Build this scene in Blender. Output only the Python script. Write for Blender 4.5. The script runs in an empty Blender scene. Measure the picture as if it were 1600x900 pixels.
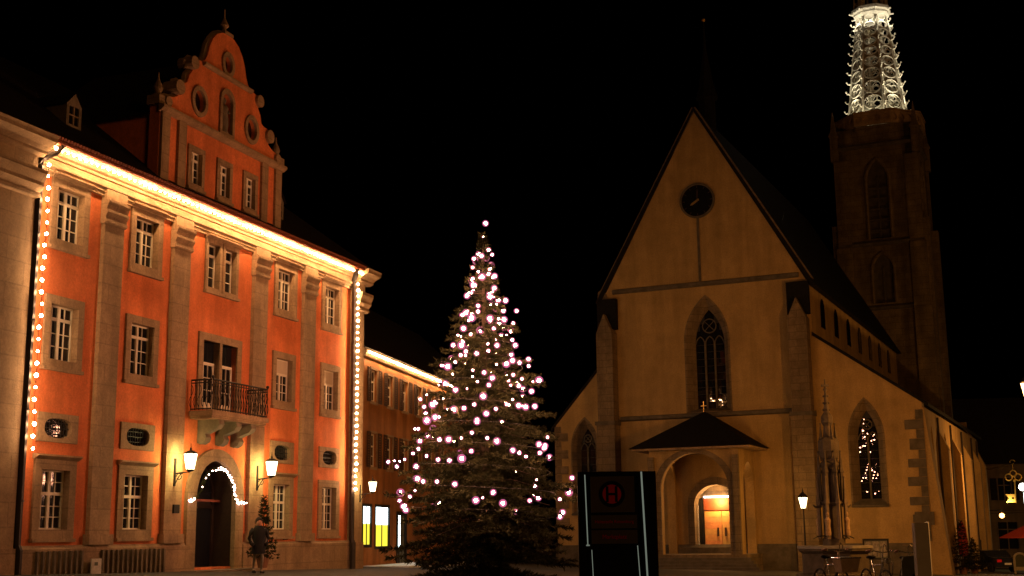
import bpy, math, random
import numpy as np
from mathutils import Vector, Matrix
from mathutils.geometry import tessellate_polygon
R = math.radians
rnd = random.Random(11)
sc = bpy.context.scene
C = sc.collection

# ------------------------------------------------------------------ camera
CAMZ = 0.985
cam = bpy.data.objects.new('camera', bpy.data.cameras.new('camera'))
C.objects.link(cam)
cam.data.sensor_width = 36.0
cam.data.lens = 1977.0 / 1600.0 * 36.0
cam.data.clip_start = 0.1
cam.data.clip_end = 3000
_p = math.atan(385 / 1977.0); _r = R(0.63)
_f = Vector((0, math.cos(_p), math.sin(_p))); _u0 = Vector((0, -math.sin(_p), math.cos(_p))); _r0 = Vector((1, 0, 0))
_rt = math.cos(_r) * _r0 - math.sin(_r) * _u0
_up = math.sin(_r) * _r0 + math.cos(_r) * _u0
cam.matrix_world = Matrix(((_rt.x, _up.x, -_f.x, 0), (_rt.y, _up.y, -_f.y, 0), (_rt.z, _up.z, -_f.z, CAMZ), (0, 0, 0, 1)))
sc.camera = cam

# ------------------------------------------------------------------ world and sun (night)
SUN_AZ = (0.66, -0.75); SUN_EL = R(8)
w = bpy.data.worlds.new('World'); sc.world = w; w.use_nodes = True
nt = w.node_tree
sky = nt.nodes.new('ShaderNodeTexSky'); sky.sky_type = 'NISHITA'; sky.sun_disc = False
sky.sun_elevation = R(-8); sky.sun_rotation = math.atan2(SUN_AZ[0], SUN_AZ[1])
bg = nt.nodes['Background']; bg.inputs['Strength'].default_value = 0.05
nt.links.new(sky.outputs[0], bg.inputs[0])
sl = bpy.data.lights.new('sun', 'SUN'); sl.energy = 0.17; sl.angle = R(14); sl.color = (1.0, 0.42, 0.10)
sun = bpy.data.objects.new('sun', sl); C.objects.link(sun)
_d = Vector((-SUN_AZ[0] * math.cos(SUN_EL), -SUN_AZ[1] * math.cos(SUN_EL), -math.sin(SUN_EL)))
sun.rotation_euler = _d.to_track_quat('-Z', 'Y').to_euler()
sc.view_settings.view_transform = 'Standard'; sc.view_settings.look = 'None'
sc.view_settings.exposure = 0; sc.view_settings.gamma = 1; sc.view_settings.use_curve_mapping = False
sc.cycles.use_denoising = True
sc.cycles.sample_clamp_indirect = 4.0
sc.cycles.max_bounces = 6; sc.cycles.transparent_max_bounces = 12
sc.cycles.use_light_tree = True

# ------------------------------------------------------------------ materials
def mat(name, col, rough=0.8, var=0.18, scale=3.0, bump=0.0, bscale=30.0, metal=0.0, emit=None, col2=None, spec=0.4, dirt=0.0, grain=0.0, course=None):
    m = bpy.data.materials.new(name); m.use_nodes = True
    t = m.node_tree; b = t.nodes['Principled BSDF']
    b.inputs['Roughness'].default_value = rough; b.inputs['Metallic'].default_value = metal
    b.inputs['Specular IOR Level'].default_value = spec
    tc = t.nodes.new('ShaderNodeTexCoord')
    n = t.nodes.new('ShaderNodeTexNoise'); n.inputs['Scale'].default_value = scale; n.inputs['Detail'].default_value = 8; n.inputs['Roughness'].default_value = 0.62
    t.links.new(tc.outputs['Object'], n.inputs['Vector'])
    r = t.nodes.new('ShaderNodeValToRGB')
    c2 = col2 or tuple(min(1, c * (1 + var)) for c in col); c1 = tuple(c * (1 - var) for c in col)
    r.color_ramp.elements[0].position = 0.3; r.color_ramp.elements[1].position = 0.7
    r.color_ramp.elements[0].color = (*c1, 1); r.color_ramp.elements[1].color = (*c2, 1)
    t.links.new(n.outputs['Fac'], r.inputs[0])
    out = r.outputs[0]
    if dirt:
        n3 = t.nodes.new('ShaderNodeTexNoise'); n3.inputs['Scale'].default_value = 0.7; n3.inputs['Detail'].default_value = 6
        mp = t.nodes.new('ShaderNodeMapping'); mp.inputs['Scale'].default_value = (1.6, 1.6, 0.25)
        t.links.new(tc.outputs['Object'], mp.inputs[0]); t.links.new(mp.outputs[0], n3.inputs['Vector'])
        rr = t.nodes.new('ShaderNodeValToRGB'); rr.color_ramp.elements[0].position = 0.42; rr.color_ramp.elements[1].position = 0.62
        rr.color_ramp.elements[0].color = (1 - dirt, 1 - dirt, 1 - dirt, 1)
        t.links.new(n3.outputs['Fac'], rr.inputs[0])
        mx = t.nodes.new('ShaderNodeMix'); mx.data_type = 'RGBA'; mx.blend_type = 'MULTIPLY'; mx.inputs[0].default_value = 1
        t.links.new(out, mx.inputs[6]); t.links.new(rr.outputs[0], mx.inputs[7]); out = mx.outputs[2]
    def mul(fac_out, lo, p0, p1, out):
        rr = t.nodes.new('ShaderNodeValToRGB'); rr.color_ramp.elements[0].position = p0; rr.color_ramp.elements[1].position = p1
        rr.color_ramp.elements[0].color = (lo, lo, lo, 1); t.links.new(fac_out, rr.inputs[0])
        mx = t.nodes.new('ShaderNodeMix'); mx.data_type = 'RGBA'; mx.blend_type = 'MULTIPLY'; mx.inputs[0].default_value = 1
        t.links.new(out, mx.inputs[6]); t.links.new(rr.outputs[0], mx.inputs[7]); return mx.outputs[2]
    if grain:
        ng = t.nodes.new('ShaderNodeTexNoise'); ng.inputs['Scale'].default_value = 13; ng.inputs['Detail'].default_value = 3; ng.inputs['Roughness'].default_value = 0.8
        t.links.new(tc.outputs['Object'], ng.inputs['Vector']); out = mul(ng.outputs['Fac'], 1 - grain, 0.36, 0.64, out)
        ns = t.nodes.new('ShaderNodeTexNoise'); ns.inputs['Scale'].default_value = 1.0; ns.inputs['Detail'].default_value = 5
        ms = t.nodes.new('ShaderNodeMapping'); ms.inputs['Scale'].default_value = (2.2, 2.2, 0.22)
        t.links.new(tc.outputs['Object'], ms.inputs[0]); t.links.new(ms.outputs[0], ns.inputs['Vector']); out = mul(ns.outputs['Fac'], 1 - grain * .5, 0.30, 0.52, out)
    if course:
        sx = t.nodes.new('ShaderNodeSeparateXYZ'); cxz = t.nodes.new('ShaderNodeCombineXYZ'); ad = t.nodes.new('ShaderNodeMath')
        t.links.new(tc.outputs['Object'], sx.inputs[0]); t.links.new(sx.outputs[0], ad.inputs[0]); t.links.new(sx.outputs[1], ad.inputs[1])
        t.links.new(ad.outputs[0], cxz.inputs[0]); t.links.new(sx.outputs[2], cxz.inputs[1])
        bk_ = t.nodes.new('ShaderNodeTexBrick'); bk_.inputs['Scale'].default_value = 1.0; bk_.inputs['Brick Width'].default_value = course[0]; bk_.inputs['Row Height'].default_value = course[1]
        bk_.inputs['Mortar Size'].default_value = 0.02; bk_.inputs['Color1'].default_value = (1, 1, 1, 1); bk_.inputs['Color2'].default_value = (.78, .78, .78, 1); bk_.inputs['Mortar'].default_value = (.5, .5, .5, 1)
        t.links.new(cxz.outputs[0], bk_.inputs['Vector'])
        mx = t.nodes.new('ShaderNodeMix'); mx.data_type = 'RGBA'; mx.blend_type = 'MULTIPLY'; mx.inputs[0].default_value = course[2]
        t.links.new(out, mx.inputs[6]); t.links.new(bk_.outputs['Color'], mx.inputs[7]); out = mx.outputs[2]
    t.links.new(out, b.inputs['Base Color'])
    if bump:
        n2 = t.nodes.new('ShaderNodeTexNoise'); n2.inputs['Scale'].default_value = bscale; n2.inputs['Detail'].default_value = 4
        t.links.new(tc.outputs['Object'], n2.inputs['Vector'])
        bp = t.nodes.new('ShaderNodeBump'); bp.inputs['Strength'].default_value = bump; bp.inputs['Distance'].default_value = 0.03
        t.links.new(n2.outputs['Fac'], bp.inputs['Height']); t.links.new(bp.outputs[0], b.inputs['Normal'])
    if emit:
        b.inputs['Emission Color'].default_value = (*emit[:3], 1); b.inputs['Emission Strength'].default_value = emit[3]
    return m

def emis(name, col, strength):
    m = bpy.data.materials.new(name); m.use_nodes = True
    t = m.node_tree; t.nodes.clear()
    e = t.nodes.new('ShaderNodeEmission'); e.inputs[0].default_value = (*col, 1); e.inputs[1].default_value = strength
    o = t.nodes.new('ShaderNodeOutputMaterial'); t.links.new(e.outputs[0], o.inputs[0])
    return m

def halo_mat(name, col, strength, fac):
    m = bpy.data.materials.new(name); m.use_nodes = True
    t = m.node_tree; t.nodes.clear()
    e = t.nodes.new('ShaderNodeEmission'); e.inputs[0].default_value = (*col, 1); e.inputs[1].default_value = strength
    tr = t.nodes.new('ShaderNodeBsdfTransparent'); mx = t.nodes.new('ShaderNodeMixShader'); mx.inputs[0].default_value = fac
    o = t.nodes.new('ShaderNodeOutputMaterial')
    t.links.new(tr.outputs[0], mx.inputs[1]); t.links.new(e.outputs[0], mx.inputs[2]); t.links.new(mx.outputs[0], o.inputs[0])
    return m

M = dict(
    orange=mat('orange_render', (0.82, 0.23, 0.075), 0.9, 0.14, 2.2, 0.35, 40, dirt=0.25, grain=0.22),
    sand=mat('sandstone', (0.42, 0.285, 0.16), 0.9, 0.2, 3.0, 0.4, 25, dirt=0.25, grain=0.25, course=(1.3, .62, .5)),
    sand_pale=mat('pale_sandstone', (0.47, 0.335, 0.19), 0.9, 0.16, 3.0, 0.4, 25, dirt=0.25, grain=0.22, course=(1.4, .66, .5)),
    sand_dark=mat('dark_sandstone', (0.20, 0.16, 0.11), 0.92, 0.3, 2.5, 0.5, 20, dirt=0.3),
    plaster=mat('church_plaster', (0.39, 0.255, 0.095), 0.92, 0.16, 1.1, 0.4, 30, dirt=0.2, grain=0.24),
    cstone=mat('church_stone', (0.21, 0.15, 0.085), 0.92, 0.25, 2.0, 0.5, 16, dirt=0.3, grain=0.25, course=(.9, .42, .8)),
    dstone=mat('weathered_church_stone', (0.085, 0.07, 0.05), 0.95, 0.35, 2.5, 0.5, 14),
    tower=mat('tower_stone', (0.20, 0.145, 0.08), 0.95, 0.3, 1.2, 0.6, 8, dirt=0.35, grain=0.3, course=(1.0, .5, .8)),
    spire=mat('spire_stone', (0.50, 0.45, 0.35), 0.9, 0.3, 2.0, 0.4, 12),
    spire_dark=mat('dark_spire_stone', (0.20, 0.18, 0.13), 0.9, 0.5, 2.2, 0.4, 12),  # panel plates coloured darker so the tracery openings read as dark
    roof=mat('dark_roof_tile', (0.018, 0.014, 0.012), 0.9, 0.3, 6, 0.6, 18, spec=0.1),
    slate=mat('slate', (0.009, 0.0085, 0.008), 0.85, 0.3, 5, 0.5, 14, spec=0.1),
    white=mat('white_window_paint', (0.72, 0.66, 0.52), 0.55, 0.06),
    glass=mat('dark_glass', (0.012, 0.013, 0.016), 0.06, 0.1, spec=0.6),
    church_glass=mat('leaded_glass', (0.008, 0.008, 0.010), 0.0, 0.1, spec=0.5),
    blind=mat('cream_blind', (0.55, 0.47, 0.34), 0.85, 0.06),
    iron=mat('black_iron', (0.012, 0.011, 0.010), 0.55, 0.2, 10, spec=0.3),
    pipe=mat('dark_pipe', (0.022, 0.016, 0.013), 0.5, 0.2, 8, metal=0.2),
    wood_dark=mat('dark_wood', (0.035, 0.017, 0.010), 0.6, 0.3, 12),
    wood_red=mat('red_brown_wood', (0.22, 0.055, 0.022), 0.6, 0.2, 9),
    wood=mat('oak_wood', (0.55, 0.30, 0.12), 0.5, 0.2, 7),
    shutter=mat('brown_shutter', (0.055, 0.028, 0.016), 0.7, 0.2, 8),
    cobble=mat('paving', (0.04, 0.034, 0.027), 0.85, 0.35, 4, 0.8, 9, course=(.22, .22, .9)),
    kerb=mat('paving_stone', (0.24, 0.23, 0.20), 0.85, 0.2, 6, 0.4, 20),
    snow=mat('pale_concrete', (0.68, 0.72, 0.72), 0.8, 0.15, 9, 0.3, 30),
    needle=mat('spruce_needles', (0.018, 0.024, 0.009), 0.85, 0.45, 2.6, col2=(0.042, 0.042, 0.018), spec=0.05),
    bark=mat('bark', (0.05, 0.032, 0.02), 0.95, 0.3, 8, 0.6, 20),
    gold=mat('gold_leaf', (0.85, 0.55, 0.16), 0.35, 0.1, metal=0.9),
    steel=mat('steel', (0.85, 0.86, 0.82), 0.22, 0.1, metal=0.9),
    black=mat('black_lacquer', (0.004, 0.004, 0.004), 0.6, 0.1, spec=0.1),
    panel_grey=mat('grey_sign_face', (0.085, 0.07, 0.055), 0.8, 0.15, spec=0.08),
    panel_edge=mat('sign_edge', (0.10, 0.085, 0.06), 0.6, 0.1),
    sign_red=mat('sign_red', (0.62, 0.012, 0.02), 0.7, 0.12, spec=0.15),
    text_red=mat('dark_red_letters', (0.55, 0.012, 0.02), 0.7, 0.1, spec=0.1),
    red_cloth=mat('red_cloth', (0.34, 0.035, 0.018), 0.9, 0.15, 5),
    tyre=mat('tyre_rubber', (0.012, 0.012, 0.012), 0.9, 0.1),
    car=mat('dark_car_paint', (0.012, 0.013, 0.018), 0.25, 0.1, spec=0.6),
    coat=mat('black_coat', (0.008, 0.008, 0.009), 0.9, 0.2),
    jeans=mat('pale_trousers', (0.20, 0.17, 0.13), 0.9, 0.2, 12),
    skin=mat('skin', (0.50, 0.26, 0.17), 0.6, 0.06),
    hair=mat('dark_hair', (0.015, 0.010, 0.007), 0.8, 0.2),
    leather=mat('brown_grip', (0.30, 0.12, 0.05), 0.5, 0.2),
    chrome=mat('bright_metal', (0.80, 0.78, 0.72), 0.25, 0.05, metal=0.8),
    basket=mat('beige_basket', (0.42, 0.30, 0.19), 0.85, 0.2, 14),
    bag=mat('grey_green_bag', (0.12, 0.135, 0.10), 0.85, 0.2, 14),
    terracotta=mat('terracotta', (0.20, 0.09, 0.05), 0.9, 0.2),
    far_wall=mat('far_render', (0.17, 0.12, 0.075), 0.9, 0.2, 1.5, dirt=0.3),
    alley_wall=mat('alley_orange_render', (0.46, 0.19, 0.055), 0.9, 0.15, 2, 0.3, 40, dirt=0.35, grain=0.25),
    notice=mat('notice_paper', (0.20, 0.19, 0.17), 0.8, 0.7, 7),
    water=mat('fountain_water', (0.01, 0.012, 0.014), 0.08, 0.1),
    paper=mat('white_paper', (0.55, 0.52, 0.45), 0.8, 0.25, 9),
    stele=mat('grey_stele', (0.55, 0.50, 0.46), 0.7, 0.15, 3),
)
E_bulb = emis('tree_bulb', (1.0, 0.42, 0.22), 480)
E_halo = halo_mat('tree_bulb_halo', (1.0, 0.22, 0.46), 1.0, 0.40)  # pink bloom round each bulb, built as a glowing shell
E_cor = emis('eaves_bulb', (1.0, 0.52, 0.22), 400)
E_ver = emis('downpipe_bulb', (1.0, 0.54, 0.26), 200)
E_lant = halo_mat('lantern_glow', (1.0, 0.83, 0.45), 9, 0.5)
E_shop = emis('shop_window_top', (0.80, 0.97, 1.0), 7.0)
E_shop2 = emis('shop_window_yellow', (1.0, 0.83, 0.06), 1.25)
E_tube = emis('tube_light', (1.0, 0.93, 0.80), 9)
E_white = emis('white_lit_sign', (0.85, 1.0, 0.95), 3.0)
E_glint = emis('edge_glint', (0.88, 1.0, 0.80), 0.16)  # glow put into the metal edges to stand for reflected lamplight
E_org = emis('orange_lamp', (1.0, 0.42, 0.10), 12)

# ------------------------------------------------------------------ mesh builder
class MB:
    def __init__(s): s.v = []; s.f = []; s.mi = []
    def add(s, vs, fs, mi=0):
        o = len(s.v); s.v += [tuple(a) for a in vs]; s.f += [tuple(o + i for i in f) for f in fs]; s.mi += [mi] * len(fs); return s
    def box(s, x0, x1, y0, y1, z0, z1, mi=0):
        return s.add([(x0, y0, z0), (x1, y0, z0), (x1, y1, z0), (x0, y1, z0), (x0, y0, z1), (x1, y0, z1), (x1, y1, z1), (x0, y1, z1)],
                     [(0, 3, 2, 1), (4, 5, 6, 7), (0, 1, 5, 4), (1, 2, 6, 5), (2, 3, 7, 6), (3, 0, 4, 7)], mi)
    def plate(s, outer, holes, y0, y1, mi=0):
        """polygon with holes in the x-z plane, thickness y0..y1"""
        loops = [outer] + list(holes)
        flat = [p for l in loops for p in l]; n = len(flat)
        tris = tessellate_polygon([[Vector((p[0], p[1], 0)) for p in l] for l in loops])
        vs = [(p[0], y0, p[1]) for p in flat] + [(p[0], y1, p[1]) for p in flat]
        fs = []
        for t in tris:
            a, b, c = t
            ar = (flat[b][0] - flat[a][0]) * (flat[c][1] - flat[a][1]) - (flat[b][1] - flat[a][1]) * (flat[c][0] - flat[a][0])
            if ar < 0: a, b, c = a, c, b
            fs.append((a, b, c)); fs.append((n + a, n + c, n + b))
        k = 0
        for li, l in enumerate(loops):
            m = len(l)
            ar = sum(l[i][0] * l[(i + 1) % m][1] - l[(i + 1) % m][0] * l[i][1] for i in range(m))
            fl = (ar > 0) == (li == 0)
            for i in range(m):
                a = k + i; b = k + (i + 1) % m
                fs.append((a, n + a, n + b, b) if fl else (a, b, n + b, n + a))
            k += m
        return s.add(vs, fs, mi)
    def loft(s, a, b, closed=True, mi=0):
        n = len(a); m = n if closed else n - 1
        return s.add(list(a) + list(b), [(i, (i + 1) % n, n + (i + 1) % n, n + i) for i in range(m)], mi)
    def tube(s, pts, r, n=6, mi=0, caps=True):
        pts = [Vector(p) for p in pts]; rs = r if isinstance(r, (list, tuple)) else [r] * len(pts)
        vs = []; ref = Vector((0.13, 0.29, 0.95))
        for i, p in enumerate(pts):
            d = (pts[min(i + 1, len(pts) - 1)] - pts[max(i - 1, 0)]).normalized()
            a = d.cross(ref)
            if a.length < 0.1: a = d.cross(Vector((1, 0, 0)))
            a.normalize(); b = d.cross(a)
            for k in range(n):
                t = 2 * math.pi * k / n; vs.append(p + (a * math.cos(t) + b * math.sin(t)) * rs[i])
        fs = []
        for i in range(len(pts) - 1):
            for k in range(n):
                fs.append((i * n + k, i * n + (k + 1) % n, (i + 1) * n + (k + 1) % n, (i + 1) * n + k))
        if caps:
            fs.append(tuple(range(n))[::-1]); fs.append(tuple((len(pts) - 1) * n + k for k in range(n)))
        return s.add(vs, fs, mi)
    def lathe(s, prof, n=12, c=(0, 0, 0), ph=0.0, mi=0):
        vs = []; fs = []
        for r, z in prof:
            for k in range(n):
                t = 2 * math.pi * k / n + ph; vs.append((c[0] + r * math.cos(t), c[1] + r * math.sin(t), c[2] + z))
        for i in range(len(prof) - 1):
            for k in range(n):
                fs.append((i * n + k, i * n + (k + 1) % n, (i + 1) * n + (k + 1) % n, (i + 1) * n + k))
        fs.append(tuple(range(n))[::-1]); fs.append(tuple((len(prof) - 1) * n + k for k in range(n)))
        return s.add(vs, fs, mi)
    def mould(s, prof, x0, x1, mi=0):
        """closed y-z profile swept along x"""
        n = len(prof)
        vs = [(x0, y, z) for y, z in prof] + [(x1, y, z) for y, z in prof]
        return s.add(vs, [tuple(range(n)), tuple(n + i for i in range(n))[::-1]] + [(i, n + i, n + (i + 1) % n, (i + 1) % n) for i in range(n)], mi)
    def ball(s, c, r, seg=10, rings=6, mi=0, sz=1.0):
        prof = [(max(1e-4, r * math.sin(math.pi * i / rings)), -r * sz * math.cos(math.pi * i / rings)) for i in range(rings + 1)]
        return s.lathe(prof, seg, c, mi=mi)
    def xform(s, mtx, start=0):
        for i in range(start, len(s.v)): s.v[i] = tuple(mtx @ Vector(s.v[i]))
        return s
    def mesh(s, name, mats):
        me = bpy.data.meshes.new(name); me.from_pydata(s.v, [], s.f)
        for m in (mats if isinstance(mats, (list, tuple)) else [mats]): me.materials.append(m)
        if any(s.mi): me.polygons.foreach_set('material_index', s.mi)
        me.validate(); me.update(); return me
    def build(s, name, mats, parent=None, smooth=False, loc=None):
        me = s.mesh(name, mats)
        if smooth: me.polygons.foreach_set('use_smooth', [True] * len(me.polygons))
        o = bpy.data.objects.new(name, me); C.objects.link(o)
        if parent: o.parent = parent
        if loc: o.location = loc
        return o

def inst(name, me, parent, loc, scale=(1, 1, 1), rot=(0, 0, 0)):
    o = bpy.data.objects.new(name, me); C.objects.link(o); o.parent = parent
    o.location = loc; o.scale = scale; o.rotation_euler = rot
    return o
def tag(o, label=None, cat=None, group=None, kind=None):
    if label: o['label'] = label
    if cat: o['category'] = cat
    if group: o['group'] = group
    if kind: o['kind'] = kind
    return o
def thing(name, label, cat, loc=(0, 0, 0), rz=0.0, group=None):
    o = bpy.data.objects.new(name, None); C.objects.link(o); o.location = loc; o.rotation_euler = (0, 0, rz)
    o.empty_display_size = 0.3
    return tag(o, label, cat, group)
def G(x, y): return -0.03 * x - 0.01 * y
def pointlight(name, loc, watts, col, r=0.08, parent=None, spot=None, rot=None):
    l = bpy.data.lights.new(name, 'SPOT' if spot else 'POINT'); l.energy = watts; l.color = col; l.shadow_soft_size = r
    if spot: l.spot_size = R(spot); l.spot_blend = 0.6
    o = bpy.data.objects.new(name, l); C.objects.link(o); o.location = loc
    if rot: o.rotation_euler = rot
    if parent: o.parent = parent
    return o

def arch_pts(x0, x1, z0, zs, za, n=10, pointed=True):
    """outline of an arched opening, counter-clockwise from bottom left"""
    cx = (x0 + x1) / 2; hw = (x1 - x0) / 2; h = za - zs
    pts = [(x0, z0), (x1, z0)]
    if pointed:
        # two arcs through spring and apex, tangent vertical at the spring
        rad = (hw * hw + h * h) / (2 * hw)
        am = math.atan2(h, rad - hw) if rad > hw else math.pi / 2
        for i in range(n + 1):
            a = am * i / n; pts.append((x1 - rad + rad * math.cos(a), zs + rad * math.sin(a)))
        for i in range(n - 1, -1, -1):
            a = am * i / n; pts.append((x0 + rad - rad * math.cos(a), zs + rad * math.sin(a)))
    else:
        for i in range(2 * n + 1):
            a = math.pi * i / (2 * n); pts.append((cx + hw * math.cos(a), zs + h * math.sin(a)))
    return pts
def oval_pts(cx, cz, rx, rz, n=24, p=2.6):
    out = []
    for i in range(n):
        a = 2 * math.pi * i / n; c, s_ = math.cos(a), math.sin(a)
        out.append((cx + rx * math.copysign(abs(c) ** (2 / p), c), cz + rz * math.copysign(abs(s_) ** (2 / p), s_)))
    return out
def rect(x0, x1, z0, z1): return [(x0, z0), (x1, z0), (x1, z1), (x0, z1)]
PANE = MB().box(-0.5, 0.5, -0.004, 0.004, -0.5, 0.5).mesh('pane', M['glass'])
CPANE = MB().box(-0.5, 0.5, -0.004, 0.004, -0.5, 0.5).mesh('church_pane', M['church_glass'])

# ------------------------------------------------------------------ ground
g = MB(); N = 12; S = 900
for i in range(N):
    for j in range(N):
        xs = (-S + 2 * S * i / N, -S + 2 * S * (i + 1) / N); ys = (-S + 2 * S * j / N, -S + 2 * S * (j + 1) / N)
        g.add([(x, y, G(x, y) if abs(x) < 1e9 else 0) for x, y in ((xs[0], ys[0]), (xs[1], ys[0]), (xs[1], ys[1]), (xs[0], ys[1]))], [(0, 1, 2, 3)])
tag(g.build('ground', M['cobble']), kind='structure')

# ------------------------------------------------------------------ the orange palace
PA = R(70.0)
PAL = thing('palace', 'orange baroque palace with pale pilasters and a curved gable', 'building', (0, 0, 0), PA)
# facade centre: 10.4 m left of the right reference corner (-6.827, 54)
ux, uy = math.sin(R(20)), math.cos(R(20))
PAL.location = (-6.827 - 10.4 * ux, 54 - 10.4 * uy, 0)
def PW(x, y, z):  # palace local to world
    return Vector((PAL.location.x + x * ux - y * uy, PAL.location.y + x * uy + y * ux, z))

def palace_window(parent, x, z0, z1, wd, cols=4, rows=(1, 3), surround=0.24, hood=True, blind=0.0, yf=0.0, rec=0.2, sill=True, post=True):
    x0, x1 = x - wd / 2, x + wd / 2
    s = MB().plate(rect(x0 - surround, x1 + surround, z0 - surround * 0.9, z1 + surround), [rect(x0 + .012, x1 - .012, z0 + .012, z1 - .012)], yf - 0.07, yf + rec + .03)
    if hood: s.mould([(yf - 0.07, z1 + surround), (yf - 0.22, z1 + surround + 0.09), (yf - 0.22, z1 + surround + 0.14), (yf + 0.02, z1 + surround + 0.16), (yf + 0.02, z1 + surround)], x0 - surround - 0.06, x1 + surround + 0.06)
    if sill: s.box(x0 - surround - 0.03, x1 + surround + 0.03, yf - 0.14, yf + 0.02, z0 - surround * 0.9 - 0.10, z0 - surround * 0.9)
    wn = s.build('window', M['sand'], parent)
    yg = yf + rec
    fr = MB(); fw = 0.06
    fr.plate(rect(x0 - 0.01, x1 + 0.01, z0 - 0.01, z1 + 0.01), [rect(x0 + fw, x1 - fw, z0 + fw, z1 - fw)], yg - 0.04, yg + 0.04)
    H = z1 - z0; tot = sum(rows); zt = z1 - H * rows[0] / tot
    if blind: zt = z1 - H * blind
    fr.box(x0 + fw, x1 - fw, yg - 0.05, yg + 0.035, zt - 0.045, zt + 0.045)
    mid = x
    if post: fr.box(mid - 0.05, mid + 0.05, yg - 0.055, yg + 0.03, z0 + fw, (zt - 0.045 if blind else z1 - fw))
    secs = [(z0 + fw, zt - 0.045, rows[1])]
    if not blind: secs.append((zt + 0.045, z1 - fw, rows[0]))
    cw = (wd - 2 * fw) / cols
    sh = [(x0 + fw + i * cw, x0 + fw + (i + 1) * cw) for i in range(cols)]
    for i in range(1, cols):
        if not (post and i * 2 == cols):
            for a, b, _ in secs: fr.box(sh[i][0] - 0.012, sh[i][0] + 0.012, yg - 0.025, yg + 0.02, a, b)
    for a, b, nr in secs:
        for k in range(1, nr):
            z = a + (b - a) * k / nr; fr.box(x0 + fw, x1 - fw, yg - 0.022, yg + 0.018, z - 0.013, z + 0.013)
    fr.build('frame', M['white'], wn)
    for a, b, nr in secs:
        for k in range(nr):
            for c0, c1 in sh:
                za, zb = a + (b - a) * k / nr, a + (b - a) * (k + 1) / nr
                inst('pane', PANE, wn, ((c0 + c1) / 2, yg + 0.008, (za + zb) / 2), (c1 - c0, 1, zb - za), (rnd.uniform(-.02, .02), 0, rnd.uniform(-.02, .02)))
    if blind:
        MB().box(x0 + fw, x1 - fw, yg - 0.02, yg + 0.02, zt + 0.045, z1 - fw).build('blind', M['blind'], wn)
    return wn

BAYS = (-8.15, -4.42, 4.48, 8.25)
W = 1.22
holes = []
for i, x in enumerate(BAYS):
    for z0, z1 in ((9.62, 11.2), (6.08, 7.72), (1.25, 2.95)): holes.append(rect(x - W / 2, x + W / 2, z0, z1))
    holes.append(oval_pts(x, 4.13, 0.60, 0.30))
holes += [rect(-0.92, -0.16, 9.6, 11.2), rect(0.16, 0.92, 9.6, 11.2)]
holes.append(rect(-1.0, 1.15, 5.32, 7.72))
DOOR = arch_pts(-1.22, 1.22, 0.0, 2.35, 3.62, 10, False)
holes.append(DOOR)
MB().plate([(-9.95, -0.3), (9.98, -0.9), (9.98, 12.1), (-9.95, 12.1)], holes, 0.0, 0.5).build('wall', M['orange'], PAL)
bk = MB(); bk.box(-13.5, -13.2, 0.5, 12, -0.8, 12.0); bk.box(10.9, 11.2, 0.5, 12, -1.4, 12.0); bk.box(-13.2, 10.9, 11.7, 12, -1.4, 12.0); bk.box(-13.2, 10.9, 3.6, 3.7, -1, 12); bk.box(-13.2, 10.9, 0.5, 11.7, 4.75, 4.85); bk.box(-13.2, 10.9, 0.5, 11.7, 8.4, 8.5)
bk.build('rear_wall', M['orange'], PAL)
# plinth, split round the doorway
for xa, xb in ((-9.9, -1.75), (1.75, 9.95)):
    MB().mould([(-0.16, -1.3), (-0.16, 0.72), (-0.08, 0.82), (0.05, 0.82), (0.05, -1.3)], xa, xb).build('plinth', M['sand'], PAL)
# pilasters with capitals and bases
for x in (-6.2, -2.55, 2.52, 6.25):
    p = MB().box(x - 0.47, x + 0.47, -0.15, 0.02, 0.82, 10.55).build('pilaster', M['sand'], PAL)
    c = MB()
    c.mould([(-0.15, 10.55), (-0.22, 10.60), (-0.22, 10.68), (-0.19, 10.70), (-0.20, 10.80), (-0.27, 10.90), (-0.27, 10.97), (-0.22, 11.0), (-0.25, 11.1), (-0.31, 11.22), (-0.31, 11.30), (0.02, 11.32), (0.02, 10.55)], x - 0.52, x + 0.52)
    c.build('capital', M['sand'], p)
    MB().box(x - 0.56, x + 0.56, -0.24, 0.02, 0.82, 1.12).build('base', M['sand'], p)
    MB().box(x - 0.50, x + 0.50, -0.20, 0.02, 11.32, 11.70).build('block', M['sand_pale'], p)
# entablature: architrave, frieze, cornice with gutter
MB().mould([(0.02, 11.42), (-0.10, 11.42), (-0.10, 11.52), (-0.15, 11.54), (-0.15, 11.60), (-0.22, 11.66), (-0.22, 11.71), (0.02, 11.71)], -9.9, 9.95).build('architrave', M['sand_pale'], PAL)
MB().box(-9.9, 9.95, -0.06, 0.02, 11.71, 11.95).build('frieze', M['sand_pale'], PAL)
MB().mould([(0.3, 11.95), (-0.12, 11.95), (-0.16, 12.02), (-0.26, 12.05), (-0.34, 12.12), (-0.50, 12.14), (-0.52, 12.22), (0.3, 12.24)], -9.9, 9.98).build('cornice', M['sand_pale'], PAL)
gt = MB(); gt.tube([(-10.0, -0.62, 12.26), (10.1, -0.62, 12.26)], 0.085, 8)
gut = gt.build('gutter', M['wood_red'], PAL)
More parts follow.
